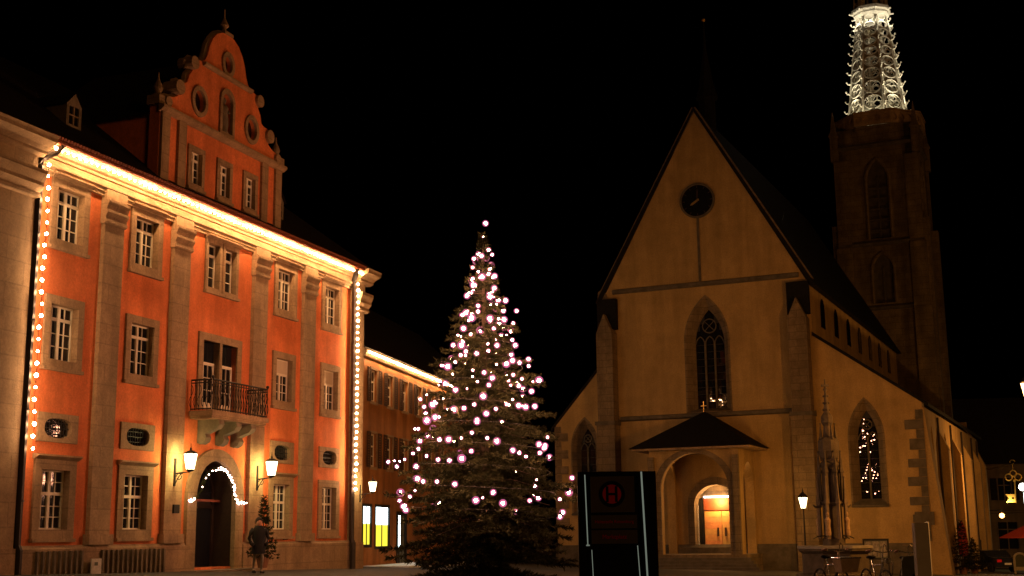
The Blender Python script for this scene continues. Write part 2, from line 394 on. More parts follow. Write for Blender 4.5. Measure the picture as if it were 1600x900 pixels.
# corner piers
for k, (xa, xb, pr) in enumerate(((-15.2, -9.95, 0.28), (9.98, 10.72, 0.30))):
    p = MB().box(xa, xb, -pr, 0.4, 0.75, 10.5).build('corner_pier', M['sand_pale'], PAL)
    xb2 = xb + (0.02 if k else 0.0); xa2 = xa - (0.0 if k else 0.02)
    e0 = 0.05
    MB().mould([(-pr, 10.5), (-pr - .1, 10.56), (-pr - .1, 10.64), (-pr - .06, 10.68), (-pr - .2, 10.86), (-pr - .2, 10.96), (-pr - .3, 11.2), (-pr - .3, 11.3), (0.4, 11.32), (0.4, 10.5)], xa - (0 if k == 0 else 0.03), xb + (0.12 if k == 0 else 0.28)).build('capital', M['sand_pale'], p)
    MB().box(xa, xb, -pr - .03, 0.4, 11.32, 11.75).build('frieze', M['sand_pale'], p)
    MB().mould([(-pr - .03, 11.75), (-pr - .18, 11.82), (-pr - .18, 11.9), (-pr - .3, 12.0), (-pr - .55, 12.12), (-pr - .55, 12.22), (-pr - .6, 12.3), (0.4, 12.32), (0.4, 11.75)], xa - (0 if k == 0 else 0.0), xb + (0.16 if k == 0 else 0.5)).build('cornice', M['sand_pale'], p)
    MB().box(xa - .02, xb + .02, -pr - .08, 0.4, -1.4, 0.75).build('plinth', M['sand'], p)
# shaft lines on the left pier (a pilaster strip set on it)
MB().box(-13.2, -11.9, -0.38, -0.26, 0.75, 10.5).build('pilaster', M['sand_pale'], PAL)
# windows
for i, x in enumerate(BAYS):
    palace_window(PAL, x, 9.62, 11.2, W)
    palace_window(PAL, x, 6.08, 7.72, W, hood=False, blind=0.36 if i > 1 else 0.0)
    palace_window(PAL, x, 1.25, 2.95, W, rows=(2, 3), hood=(i != 3), surround=0.27)
    ow = MB().plate(rect(x - 0.86, x + 0.86, 3.72, 4.55), [oval_pts(x, 4.13, 0.585, 0.285)], -0.06, 0.17).build('window', M['sand'], PAL)
    MB().plate(oval_pts(x, 4.13, 0.605, 0.305), [], 0.16, 0.19).build('pane', M['glass'], ow)
    gr = MB()
    for k in range(-4, 5): gr.tube([(x + k * 0.125, 0.06, 3.84), (x + k * 0.125, 0.06, 4.42)], 0.014, 4)
    for k in (-1, 0, 1): gr.tube([(x - 0.585, 0.065, 4.13 + k * 0.16), (x + 0.585, 0.065, 4.13 + k * 0.16)], 0.014, 4)
    gr.build('grille', M['iron'], ow)
# centre twin window and balcony door
for x in (-0.54, 0.54): palace_window(PAL, x, 9.6, 11.2, 0.76, cols=2, surround=0.13, post=False)
s = MB().plate(rect(-1.28, 1.43, 5.32, 7.98), [rect(-1.0, 0.0, 5.36, 7.72), rect(0.15, 1.15, 5.36, 7.72)], -0.07, 0.25)
bd = s.build('balcony_door', M['sand'], PAL)
for xa, xb in ((-1.0, 0.0), (0.15, 1.15)):
    fr = MB().plate(rect(xa, xb, 5.36, 7.0), [rect(xa + 0.09, xb - 0.09, 5.6, 6.9)], 0.16, 0.22)
    for k in (1, 2): fr.box(xa + 0.09 + k * 0.273 - .014, xa + 0.09 + k * 0.273 + .014, 0.165, 0.21, 5.6, 6.9)
    for z in (6.03, 6.46): fr.box(xa + .09, xb - .09, 0.168, 0.208, z - .014, z + .014)
    fr.build('frame', M['white'], bd)
    for c in range(3):
        for r_ in range(3):
            inst('pane', PANE, bd, (xa + 0.09 + (c + .5) * 0.273, 0.2, 5.6 + (r_ + .5) * 0.433), (0.273, 1, 0.433), (rnd.uniform(-.02, .02), 0, rnd.uniform(-.02, .02)))
    inst('pane', PANE, bd, ((xa + xb) / 2, 0.2, 7.36), (1.0, 1, 0.72))
# balcony
bl = MB().box(-1.75, 1.85, -1.0, -0.07, 5.02, 5.18).box(-1.68, 1.78, -0.93, -0.07, 4.92, 5.02).build('balcony', M['sand'], PAL)
for x in (-0.95, 0.15, 1.1):
    pr = [(0.0, 4.15), (-0.14, 4.10), (-0.30, 4.18), (-0.36, 4.32), (-0.30, 4.46), (-0.45, 4.52), (-0.75, 4.62), (-0.86, 4.76), (-0.82, 4.92), (0.0, 4.92)]
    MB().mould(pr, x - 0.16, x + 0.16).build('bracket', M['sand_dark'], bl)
def rail(x0, x1, y0, y1, n):
    for i in range(n + 1):
        t = i / n; x = x0 + (x1 - x0) * t; y = y0 + (y1 - y0) * t
        b = MB(); ax = (x1 - x0) != 0
        b.tube([(x, y, 5.2), (x, y, 6.2)], 0.014, 5)
        sw = 0.075
        pts = []
        for k in range(9):
            zz = 5.3 + 0.78 * k / 8; d = sw * math.sin(k / 8 * 2 * math.pi)
            pts.append((x + (d if ax else 0), y + (0 if ax else d), zz))
        b.tube(pts, 0.012, 4)
        b.build('baluster', M['iron'], bl)
    for z, r_ in ((5.24, .022), (6.12, .018), (6.22, .03)): MB().tube([(x0, y0, z), (x1, y1, z)], r_, 6).build('handrail', M['iron'], bl)
rail(-1.7, 1.8, -0.95, -0.95, 22); rail(-1.7, -1.7, -0.9, -0.1, 5); rail(1.8, 1.8, -0.9, -0.1, 5)
kn = MB()
for x in (-1.7, 1.8): kn.ball((x, -0.95, 6.3), 0.06, 8, 6)
kn.build('knob', M['iron'], bl)
# portal
dr = MB().plate(arch_pts(-1.72, 1.72, -0.6, 2.35, 4.0, 10, False), [arch_pts(-1.2, 1.2, -0.55, 2.35, 3.6, 10, False)], -0.14, 0.03).build('portal', M['sand'], PAL)
MB().loft([(p[0], 0.02, p[1]) for p in arch_pts(-1.21, 1.21, -0.55, 2.35, 3.61, 10, False)], [(p[0], 0.75, p[1]) for p in arch_pts(-1.21, 1.21, -0.55, 2.35, 3.61, 10, False)]).build('reveal', M['wood_dark'], dr)  # reveal coloured near black to stand for shade inside the doorway
MB().plate(arch_pts(-1.3, 1.3, -0.6, 2.35, 3.7, 10, False), [arch_pts(-1.1, -0.04, -0.1, 2.0, 2.001, 2), arch_pts(0.04, 1.1, -0.1, 2.0, 2.001, 2), arch_pts(-1.1, 1.1, 2.12, 2.36, 3.48, 8, False)], 0.76, 0.84).build('door_frame', M['wood_dark'], dr)
for x in (-0.57, 0.57): inst('pane', PANE, dr, (x, 0.82, 0.95), (1.08, 1, 2.15))
MB().plate(arch_pts(-1.12, 1.12, 2.1, 2.36, 3.5, 8, False), [], 0.815, 0.825).build('fanlight', M['glass'], dr)
MB().box(-1.14, -1.08, 0.05, 0.72, -0.15, 2.95).build('open_door', M['wood_dark'], dr)
MB().box(-0.62, -0.55, 0.62, 0.72, -0.15, 3.4).build('mullion', M['sand'], dr)
MB().box(-1.2, 1.2, 0.5, 0.58, 2.22, 2.3).build('transom', M['wood_red'], dr)
for k in range(3):
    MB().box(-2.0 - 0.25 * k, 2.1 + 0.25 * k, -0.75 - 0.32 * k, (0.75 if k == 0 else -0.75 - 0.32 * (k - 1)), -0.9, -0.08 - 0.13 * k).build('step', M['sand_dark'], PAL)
# basement grille bars in front of the plinth, and two small wall boxes
for k in range(26):
    x = -8.9 + 0.235 * k
    if -6.95 < x < -6.2: continue
    MB().box(x - 0.035, x + 0.035, -0.25, -0.17, -0.42, 0.66).build('grille_bar', M['sand_dark'], PAL)
MB().box(-2.58, -2.28, -0.22, -0.15, 1.78, 2.06).build('wall_box', M['iron'], PAL)
MB().box(4.75, 5.05, -0.05, 0.02, 0.88, 1.08).build('vent', M['iron'], PAL)
# downpipes
for x, sgn in ((-9.80, 1), (9.86, -1)):
    d = MB().tube([(x + 0.45 * sgn, -0.6, 12.2), (x + 0.35 * sgn, -0.5, 12.0), (x + 0.05 * sgn, -0.24, 11.75), (x, -0.26, 11.5), (x, -0.26, 0.85), (x, -0.34, 0.7), (x, -0.34, -0.7)], 0.115, 8)
    for z in (2.0, 4.5, 7.0, 9.5): d.lathe([(0.13, 0), (0.13, 0.05)], 8, (x, -0.26, z))
    d.build('downpipe', M['pipe'], PAL)
MB().tube([(2.98, -0.08, 0.4), (2.98, -0.08, 7.6)], 0.045, 6).build('wall_strip', M['sand_pale'], PAL)
# roof: steep pitched with hip towards the camera side
ro = MB()
ro.add([(-15.3, -0.62, 12.33), (11.9, -0.62, 12.33), (11.9, 12.2, 12.33), (-15.3, 12.2, 12.33), (-11.0, 5.8, 17.4), (8.5, 5.8, 17.4)],
       [(0, 1, 5, 4), (1, 2, 5), (2, 3, 4, 5), (3, 0, 4), (0, 3, 2, 1)])
ro = ro.build('roof', M['roof'], PAL)
tl = MB()
for k in range(150):
    x = -9.9 + k * 0.1335; tl.tube([(x, -0.74, 12.35), (x, 0.1, 12.72)], 0.055, 5)
o = tl.build('tile_edge', M['wood_red'], ro); o['kind'] = 'stuff'
# dormers on the roof
def dormer(x, y0, z0, wd, h):
    d = MB().plate([(x - wd / 2, z0), (x + wd / 2, z0), (x + wd / 2, z0 + h), (x, z0 + h * 1.5), (x - wd / 2, z0 + h)], [rect(x - wd / 2 + .12, x + wd / 2 - .12, z0 + .15, z0 + h - .05)], y0, y0 + 0.12)
    d.box(x - wd / 2, x - wd / 2 + .08, y0 + .12, y0 + 2.2, z0, z0 + h).box(x + wd / 2 - .08, x + wd / 2, y0 + .12, y0 + 2.2, z0, z0 + h)
    d = d.build('dormer', M['sand_dark'], PAL)
    MB().add([(x - wd / 2 - .1, y0 - .1, z0 + h - .04), (x, y0 - .1, z0 + h * 1.55), (x + wd / 2 + .1, y0 - .1, z0 + h - .04), (x - wd / 2 - .1, y0 + 2.4, z0 + h - .04), (x, y0 + 2.4, z0 + h * 1.55), (x + wd / 2 + .1, y0 + 2.4, z0 + h - .04)], [(0, 1, 4, 3), (1, 2, 5, 4)]).build('roof', M['roof'], d)
    inst('pane', PANE, d, (x, y0 + .06, z0 + h * .55), (wd - .2, 1, h - .15))
    MB().box(x - .02, x + .02, y0, y0 + .05, z0 + .15, z0 + h).box(x - wd / 2 + .1, x + wd / 2 - .1, y0 + .01, y0 + .045, z0 + h * .55, z0 + h * .55 + .04).build('frame', M['sand'], d)
dormer(-6.75, 1.2, 13.7, 0.7, 0.8)
dormer(5.9, 1.2, 13.7, 0.7, 0.8)
# curved gable
half = [(3.95, 12.3), (3.95, 15.28), (3.80, 15.55), (3.55, 15.72), (3.25, 15.78), (2.98, 15.9), (2.98, 16.05), (3.10, 16.2), (3.05, 16.42), (2.85, 16.52), (2.62, 16.5),
        (2.45, 16.6), (2.35, 16.9), (2.15, 17.15), (2.30, 17.25), (2.36, 17.42), (2.22, 17.58), (1.95, 17.62), (1.62, 17.66), (1.42, 17.8), (1.28, 18.05), (1.18, 18.4), (1.0, 18.75), (0.72, 19.05), (0.38, 19.22), (0.0, 19.28)]
outl = half + [(-x, z) for x, z in half[-2::-1]]
gholes = [rect(x - .34, x + .34, 13.05, 14.25) for x in (-1.8, -0.02, 1.72)] + [oval_pts(-1.72, 16.12, 0.34, 0.42, 20, 2), oval_pts(1.72, 16.12, 0.34, 0.42, 20, 2), oval_pts(0, 18.1, 0.26, 0.34, 20, 2), arch_pts(-0.32, 0.36, 15.45, 16.65, 17.0, 6, False)]
gb = MB().plate(outl, gholes, 0.02, 0.42).build('gable', M['orange'], PAL)
for x in (-1.8, -0.02, 1.72): palace_window(PAL, x, 13.05, 14.25, 0.68, cols=2, surround=0.16, hood=False, yf=0.02, rec=0.14)
for cx, cz, rx, rz_ in ((-1.72, 16.12, .34, .42), (1.72, 16.12, .34, .42), (0, 18.1, .26, .34)):
    MB().plate(oval_pts(cx, cz, rx + .15, rz_ + .15, 20, 2), [oval_pts(cx, cz, rx - .01, rz_ - .01, 20, 2)], -0.05, 0.06).build('oculus', M['sand'], gb)
    MB().plate(oval_pts(cx, cz, rx + .01, rz_ + .01, 20, 2), [], 0.2, 0.22).build('pane', M['glass'], gb)
MB().plate(arch_pts(-.46, .5, 15.35, 16.65, 17.16, 6, False), [arch_pts(-.31, .35, 15.47, 16.65, 16.98, 6, False)], -0.06, 0.06).build('niche_frame', M['sand'], gb)
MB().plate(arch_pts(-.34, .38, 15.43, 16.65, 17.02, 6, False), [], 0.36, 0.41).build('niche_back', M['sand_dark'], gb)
# gable mouldings: coping along the scrolls, band, corner strips, volutes, finials
cop = MB()
path = [(x, z) for x, z in outl if z > 15.2]
for y in (0.22,):
    cop.tube([(x, y, z) for x, z in path], 0.13, 6)
cop.build('coping', M['sand'], gb)
MB().mould([(0.0, 15.05), (-0.10, 15.08), (-0.22, 15.18), (-0.22, 15.27), (0.0, 15.32)], -4.05, 4.05).build('band', M['sand'], gb)
MB().mould([(0.0, 17.5), (-0.08, 17.52), (-0.14, 17.58), (-0.14, 17.64), (0.0, 17.66)], -1.6, 1.6).build('band', M['sand'], gb)
for x in (-3.68, 3.68, -2.72, 2.68):
    MB().box(x - .22, x + .22, -0.08, 0.05, 12.4, 15.05).build('strip', M['sand'], gb)
for sx in (-1, 1):
    for cx, cz, r_ in ((2.98, 16.22, .26), (2.18, 17.4, .24), (3.6, 15.5, .18)):
        MB().plate(oval_pts(sx * cx, cz, r_, r_, 14, 2), [], -0.10, 0.5).build('volute', M['sand'], gb)
    f = MB().box(sx * 3.85 - .25, sx * 3.85 + .25, -0.05, 0.45, 15.3, 15.62).lathe([(.2, 0), (.22, .05), (.1, .12), (.17, .3), (.12, .45), (.04, .62), (.02, .85)], 10, (sx * 3.85, .2, 15.62)).build('finial', M['sand'], gb)
MB().box(-.28, .28, -0.02, .46, 19.24, 19.36).lathe([(.2, 0), (.1, .08), (.06, .16), (.18, .3), (.1, .46), (.03, .6), (.02, .95)], 10, (0, .22, 19.36)).build('finial', M['sand'], gb)
# house behind the gable
gh = MB().plate([(-3.8, 12.3), (3.8, 12.3), (3.8, 15.1), (-3.8, 15.1)], [], 0.45, 5.4).build('gable_house', M['orange'], PAL)
MB().add([(-4.0, .45, 15.0), (0, .45, 18.4), (4.0, .45, 15.0), (-4.0, 6, 15.0), (0, 6, 18.4), (4.0, 6, 15.0)], [(0, 1, 4, 3), (1, 2, 5, 4), (0, 2, 1), (3, 4, 5)]).build('roof', M['roof'], gh)

# statue in the niche (separate thing, one continuous draped body)
st = MB().lathe([(.20, 0), (.22, .05), (.17, .1), (.20, .35), (.19, .6), (.15, .78), (.17, .9), (.19, .98), (.12, 1.08), (.06, 1.11), (.06, 1.15), (.095, 1.22), (.1, 1.3), (.06, 1.38), (.01, 1.4)], 12)
st.tube([(.16, -.02, 1.0), (.22, -.08, .85), (.10, -.18, .78)], [.055, .05, .035], 6).tube([(-.16, -.02, 1.0), (-.23, -.06, .82), (-.2, -.16, .68)], [.055, .05, .035], 6)
so = st.build('statue', M['sand_dark'], smooth=True); so.location = PW(0.02, 0.15, 15.47); so.rotation_euler = (0, 0, PA)
tag(so, 'small weathered stone figure standing in the niche of the orange gable', 'statue')

# ------------------------------------------------------------------ light strings on the palace
def bulb_mesh(name, m, r): return MB().ball((0, 0, 0), r, 8, 6).mesh(name, m)
BC = bulb_mesh('eaves_bulb', E_cor, 0.042); BV = bulb_mesh('pipe_bulb', E_ver, 0.05)
def string(name, label, pts, me, sag=0.02, cable=0.008):
    t = thing(name, label, 'light string')
    mb = MB(); P = []
    for i, p in enumerate(pts):
        P.append(p)
        if i < len(pts) - 1: P.append((Vector(p) + Vector(pts[i + 1])) / 2 - Vector((0, 0, sag)))
    mb.tube(P, cable, 4).build('cable', M['iron'], t)
    for p in pts:
        k = rnd.uniform(.72, 1.15); inst('bulb', me, t, p, (k, k, k))
    return t
n = 76
string('light_string', 'bright continuous light string under the palace eaves', [PW(-9.8 + 19.75 * i / (n - 1), -0.56, 12.08 + rnd.uniform(-.012, .012)) for i in range(n)], BC)
n = 25
string('light_string', 'light string hanging down the left downpipe of the palace', [PW(-9.66 + rnd.uniform(-.05, .05), -0.46, 11.55 - (11.55 - 3.45) * i / (n - 1)) for i in range(n)], BV, 0.0)
n = 34
string('light_string', 'light string hanging down the right downpipe of the palace', [PW(9.80 + rnd.uniform(-.045, .045), -0.46, 11.6 - (11.6 - 2.9) * i / (n - 1)) for i in range(n)], BV, 0.0)

# ------------------------------------------------------------------ alley house beyond the palace
AA = R(12.5)
ALY = thing('alley_house', 'ochre house with brown shutters and lit shop windows behind the tree', 'building', (-7.2, 60.0, 0), math.pi / 2 - AA)
ALEN = 24; EZ = 9.77
aw = [rect(1.3 + 2.55 * k, 2.2 + 2.55 * k, 7.42, 8.97) for k in range(9)] + [rect(1.3 + 2.55 * k, 2.2 + 2.55 * k, 4.27, 5.87) for k in range(9)]
shop = [rect(0.35, 1.55, 0.55, 2.4), rect(2.2, 4.3, 0.45, 2.4), rect(5.6, 7.1, -0.5, 2.1)]
MB().plate([(-3, -1.3), (ALEN, -1.8), (ALEN, EZ), (-3, EZ)], aw + shop, 0, 0.4).build('wall', M['alley_wall'], ALY)
MB().box(-3, ALEN, 0.6, 9, -1.6, EZ).build('body', M['alley_wall'], ALY)
MB().mould([(-.02, EZ - .35), (-.12, EZ - .3), (-.3, EZ - .05), (-.3, EZ), (0.4, EZ), (.4, EZ - .35)], -3, ALEN).build('cornice', M['sand_pale'], ALY)
MB().add([(-3, -.4, EZ + .02), (ALEN, -.4, EZ + .02), (ALEN, 9, EZ + .02), (-3, 9, EZ + .02), (-3, 4.4, EZ + 4.5), (ALEN, 4.4, EZ + 4.5)], [(0, 1, 5, 4), (2, 3, 4, 5), (0, 4, 3), (1, 2, 5), (0, 3, 2, 1)]).build('roof', M['roof'], ALY)
for k in range(9):
    for z0, z1 in ((7.42, 8.97), (4.27, 5.87)):
        xa, xb = 1.3 + 2.55 * k, 2.2 + 2.55 * k
        wn = MB().plate(rect(xa - .12, xb + .12, z0 - .14, z1 + .12), [rect(xa, xb, z0, z1)], -0.04, .02).build('window', M['sand'], ALY)
        fr = MB().plate(rect(xa, xb, z0, z1), [rect(xa + .08, xb - .08, z0 + .08, z1 - .08)], .12, .18).box((xa + xb) / 2 - .05, (xa + xb) / 2 + .05, .12, .17, z0 + .08, z1 - .08).box(xa + .08, xb - .08, .12, .17, z0 + .95, z0 + 1.03).box(xa + .08, xb - .08, .13, .165, z0 + .5, z0 + .54)
        fr.build('frame', M['white'], wn)
        for q in (0, 1):
            for zz0, zz1 in ((z0, z0 + .5), (z0 + .5, z0 + 1.0), (z0 + 1.0, z1)):
                inst('pane', PANE, wn, (xa + .225 + q * .45, .15, (zz0 + zz1) / 2), (.45, 1, zz1 - zz0))
        for sx in (xa - .62, xb + .14):
            sm = MB().plate(rect(sx, sx + .48, z0 - .05, z1 + .05), [rect(sx + .07, sx + .41, z0 + .05, z1 - .05)], -.09, -.05)
            for q in range(12): sm.box(sx + .07, sx + .41, -.08, -.06, z0 + .07 + q * .12, z0 + .15 + q * .12)
            sm.build('shutter', M['shutter'], wn)
# shop windows: yellow lower blind, cool white upper light, dark frame
for i, (xa, xb, z0, z1) in enumerate(((0.35, 1.55, 0.55, 2.4), (2.2, 4.3, 0.45, 2.4))):
    wn = MB().plate(rect(xa - .1, xb + .1, z0 - .1, z1 + .1), [rect(xa + .04, xb - .04, z0 + .04, z1 - .04)], -.02, .1).build('shop_window', M['iron'], ALY)
    zm = z0 + (z1 - z0) * 0.55
    MB().box(xa, xb, .06, .10, zm, z1).build('lit_interior', E_shop, wn)
    MB().box(xa, xb, .06, .10, z0, zm).build('yellow_blind', E_shop2, wn)
    MB().box((xa + xb) / 2 - .02, (xa + xb) / 2 + .02, .0, .04, z0, z1).build('mullion', M['iron'], wn)
wn = MB().plate(rect(5.5, 7.2, -.6, 2.2), [rect(5.7, 7.0, -.45, 2.0)], -.05, .1).build('shop_door', M['iron'], ALY)
MB().box(5.7, 6.3, .04, .08, .3, 2.0).build('lit_interior', E_shop, wn)
MB().box(6.3, 7.0, .05, .09, -.45, 2.0).build('pane', M['bag'], wn)
fr = MB()
for z in (.35, 1.0, 1.6): fr.box(5.7, 7.0, .02, .07, z - .02, z + .02)
for x in (6.15, 6.6): fr.box(x - .02, x + .02, .03, .08, -.45, 2.0)
fr.build('frame', M['iron'], wn)
MB().box(-.5, 9.5, -2.6, -0.05, -1.6, -.38).build('step', M['snow'], ALY)
n = 50
ca, sa = math.sin(AA), math.cos(AA)
def AW(x, y, z): return Vector((-7.2 + x * ca - y * sa, 60.0 + x * sa + y * ca, z))
string('light_string', 'light string along the eaves of the ochre alley house', [AW(0.2 + 15 * i / (n - 1), -0.30, EZ - .12) for i in range(n)], BC)

# ------------------------------------------------------------------ lanterns
def wall_lantern(label, base, rz, watts, sc_=1.0, arm=0.75, group='lanterns on wall brackets'):
    t = thing('wall_lantern', label, 'lantern', base, rz, group); t.scale = (sc_,) * 3
    b = MB().box(-.04, .04, -.04, 0, -.45, .45).tube([(0, -.02, -.05), (0, -arm * .5, -.02), (0, -arm, 0)], .022, 6)
    pts = [(0, -.03 - .5 * arm * q / 8, -.4 + .36 * math.sin(q / 8 * 1.57)) for q in range(9)]
    b.tube(pts, .016, 5)
    pts = [(0, -.3 * arm + .1 * math.cos(q), -.14 + .1 * math.sin(q)) for q in [i * .6 for i in range(10)]]
    b.tube(pts, .013, 5)
    b.build('bracket', M['iron'], t)
    MB().lathe([(.02, .0), (.10, .02), (.13, .06), (.13, .08)], 6, (0, -arm, 0)).build('foot', M['iron'], t)
    MB().lathe([(.22, .58), (.23, .61), (.10, .68), (.035, .70), (.035, .76), (.015, .80), (.01, .92)], 6, (0, -arm, 0)).build('cap', M['iron'], t)
    MB().lathe([(.13, .08), (.215, .58)], 6, (0, -arm, 0)).build('glass', E_lant, t)
    fr = MB()
    for k in range(6):
        a = 2 * math.pi * k / 6
        fr.tube([(.137 * math.cos(a), -arm + .137 * math.sin(a), .08), (.225 * math.cos(a), -arm + .225 * math.sin(a), .58)], .012, 4)
    fr.build('frame', M['iron'], t)
    l = pointlight('lantern_light', (0, -arm - .0, .35), watts, (1.0, .72, .26), .1, t)
    return t
wall_lantern('large lit wall lantern left of the palace doorway', PW(-2.55, -0.15, 3.10), PA, 300, 1.0, 0.6)
wall_lantern('large lit wall lantern right of the palace doorway', PW(2.55, -0.15, 3.10), PA, 300, 1.0, 0.6)
wall_lantern('small lit lantern in the alley at the palace corner', PW(10.5, -0.3, 2.75), PA, 60, 0.8)

# ------------------------------------------------------------------ conifers
def conifer(H, rad, nwh, per, twig, blades, seed, blade_len, z0=0.0, droop=0.25):
    rg = np.random.default_rng(seed); V = []; ncount = 0
    segs = []
    for i in range(nwh):
        t = (i + rg.uniform(-.3, .3)) / nwh
        h = z0 + (H - z0) * min(max(t, 0), .995)
        Rr = rad(h / H)
        m = max(4, int(per * (0.45 + 0.55 * Rr / rad(z0 / H))))
        a0 = rg.uniform(0, 6.28)
        for k in range(m):
            a = a0 + 6.283 * k / m + rg.normal(0, .16)
            L = Rr * rg.uniform(.62, 1.18); hh = h + rg.normal(0, .05 * (H - z0) / nwh * 6)
            dx, dy = math.cos(a), math.sin(a); nb = max(3, int(L / twig))
            for q in range(1, nb + 1):
                s = q / nb
                zc = hh + L * (.10 * s - droop * s * s + .10 * s ** 4)
                px, py = dx * L * s, dy * L * s
                tl = (0.46 * (1 - s) + .15) * min(1.0, L * .8) * rg.uniform(.7, 1.2)
                segs.append((px, py, zc, a + 0.7 * (1 if q % 2 else -1) + rg.normal(0, .25), tl, rg.normal(-.18, .2)))
                if q == nb: segs.append((px, py, zc, a, tl * 1.1, -.05))
                if rg.random() < .6: segs.append((px, py, zc, a - 0.75 * (1 if q % 2 else -1) + rg.normal(0, .25), tl * .9, rg.normal(-.18, .2)))
    for q in range(26):   # leader at the tip
        segs.append((0, 0, H - .75 + .8 * q / 26, rg.uniform(0, 6.28), .05 + .22 * (1 - q / 26), rg.uniform(.6, 1.4)))
    S_ = np.array(segs); ns = len(S_)
    rep = np.repeat(np.arange(ns), blades)
    s = S_[rep]; n = len(rep)
    f = np.tile((np.arange(blades) + .4) / blades, ns) + rg.uniform(-.05, .05, n)
    d = np.stack([np.cos(s[:, 3]), np.sin(s[:, 3]), s[:, 5]], 1)
    p = s[:, :3] + d * (s[:, 4] * f)[:, None]
    side = np.stack([-np.sin(s[:, 3]), np.cos(s[:, 3]), np.zeros(n)], 1)
    th = rg.uniform(0, 6.283, n)
    out = side * np.cos(th)[:, None] + np.array([0, 0, 1.0]) * np.sin(th)[:, None]
    nd = d * rg.uniform(.5, .9, n)[:, None] + out * .75; nd /= np.linalg.norm(nd, axis=1)[:, None]
    bl = blade_len * rg.uniform(.7, 1.25, n)
    wv = np.cross(nd, rg.normal(0, 1, (n, 3))); wv /= np.linalg.norm(wv, axis=1)[:, None]
    wv *= (bl * .16)[:, None]
    A = p - wv; B = p + wv; T = p + nd * bl[:, None]
    verts = np.empty((n * 3, 3)); verts[0::3] = A; verts[1::3] = B; verts[2::3] = T
    return verts
def tri_mesh(name, verts, m):
    me = bpy.data.meshes.new(name); n = len(verts) // 3
    me.vertices.add(len(verts)); me.vertices.foreach_set('co', verts.astype(np.float32).ravel())
    me.loops.add(n * 3); me.loops.foreach_set('vertex_index', np.arange(n * 3, dtype=np.int32))
    me.polygons.add(n); me.polygons.foreach_set('loop_start', np.arange(0, n * 3, 3, dtype=np.int32))
    try: me.polygons.foreach_set('loop_total', np.full(n, 3, dtype=np.int32))
    except Exception: pass
    me.materials.append(m); me.update(calc_edges=True); return me
TY = 42.0; TX = -0.98; TZ = G(TX, TY); TH = 11.35
TREE = thing('christmas_tree', 'tall dark spruce hung with lights in the middle of the square', 'tree', (TX, TY, TZ))
def trad(t):
    xs = [0, .08, .15, .25, .36, .5, .62, .75, .88, 1.0]; ys = [2.35, 2.75, 2.85, 2.7, 2.3, 1.85, 1.45, .85, .42, .05]
    return float(np.interp(t, xs, ys))
tv = conifer(TH, trad, 38, 13, .12, 11, 5, .15, -0.3, 0.30)
o = bpy.data.objects.new('crown', tri_mesh('crown', tv, M['needle'])); C.objects.link(o); o.parent = TREE
MB().tube([(0, 0, -.3), (0, 0, 3), (.03, 0, 7), (0, 0, TH - .05)], [.24, .19, .10, .015], 9).build('trunk', M['bark'], TREE)
br = MB(); rb = random.Random(3)
for i in range(120):
    h = .5 + (TH - 1.2) * i / 120; a = rb.uniform(0, 6.28); L = trad(h / TH) * .8
    br.tube([(0, 0, h), (math.cos(a) * L * .5, math.sin(a) * L * .5, h), (math.cos(a) * L, math.sin(a) * L, h - L * .14)], [.03, .02, .008], 4)
br = br.build('limb', M['bark'], TREE); br['kind'] = 'stuff'
# lights on the tree: bearings read from the photograph, each bulb then set on the crown's own surface in 3D
PX = [(433,52),(423,110),(446,166),(461,185),(416,190),(384,203),(378,240),(449,248),(418,280),(379,287),(381,314),(362,348),(452,364),(470,328),(518,381),(402,403),(349,433),(401,428),(374,455),(452,457),(509,425),(565,425),(512,462),(551,478),(339,500),(370,525),(410,508),(468,500),(547,549),(295,571),(330,571),(349,598),(327,614),(395,607),(445,595),(482,572),(304,643),(245,658),(272,663),(480,653),(522,651),(548,637),(578,646),(616,631),(617,660),(427,688),(462,711),(551,698),(531,722),(588,715),(635,727),(661,722),(399,727),(447,741),(629,768),(261,735),(305,762),(354,757),(182,783),(155,802),(171,834),(207,825),(252,798),(178,862),(183,890),(218,878),(298,846),(341,840),(385,824),(423,789),(477,843),(523,824),(549,803),(574,829),(604,835),(643,832),(435,863),(397,890)]
PX2 = [(286,354),(314,342),(462,357),(495,329),(244,383),(256,383),(288,406),(330,420),(362,420),(407,415),(444,396),(261,425),(498,415),(532,426),(256,453),(237,469),(285,478),(325,491),(365,494),(408,487),(442,461),(150,499),(172,495),(190,497),(208,490),(180,515),(588,458),(611,467),(634,480),(683,467),(680,437),(698,450),(710,412),(253,558),(273,568),(321,568),(384,577),(193,607),(244,600),(226,621),(190,635),(209,652),(202,655),(458,634),(482,625),(519,606),(553,644),(598,674),(647,635),(671,562),(796,555),(785,606),(753,630)]
SPOTS = [(600 + a / 2.729, 330 + b / 2.729) for a, b in PX] + [(540 + a / 2.25, 500 + b / 2.25) for a, b in PX2]
def bulb_at(px, py):
    d = _f + _rt * ((px - 800) / 1977.0) - _up * ((py - 450) / 1977.0)
    c = Vector((0, 0, CAMZ)); best = None
    # first meeting of the sight line with the crown's surface; else the nearest point to the trunk
    k = (TY - 3.2) / d.y
    for i in range(130):
        q = c + d * (k + i * 0.05)
        h = (q.z - TZ) / TH; r = math.hypot(q.x - TX, q.y - TY)
        if 0 < h < 1.02 and r < trad(min(h, 1)) * 1.0 + .03: return q
        if best is None or r < best[0]: best = (r, q)
    return best[1]
BT = MB().ball((0, 0, 0), 0.047, 8, 6).ball((0, 0, 0), 0.115, 10, 8, 1).mesh('tree_bulb', [E_bulb, E_halo])
BT2 = MB().ball((0, 0, 0), 0.028, 8, 6).ball((0, 0, 0), 0.068, 10, 8, 1).mesh('tree_bulb_small', [E_bulb, E_halo])
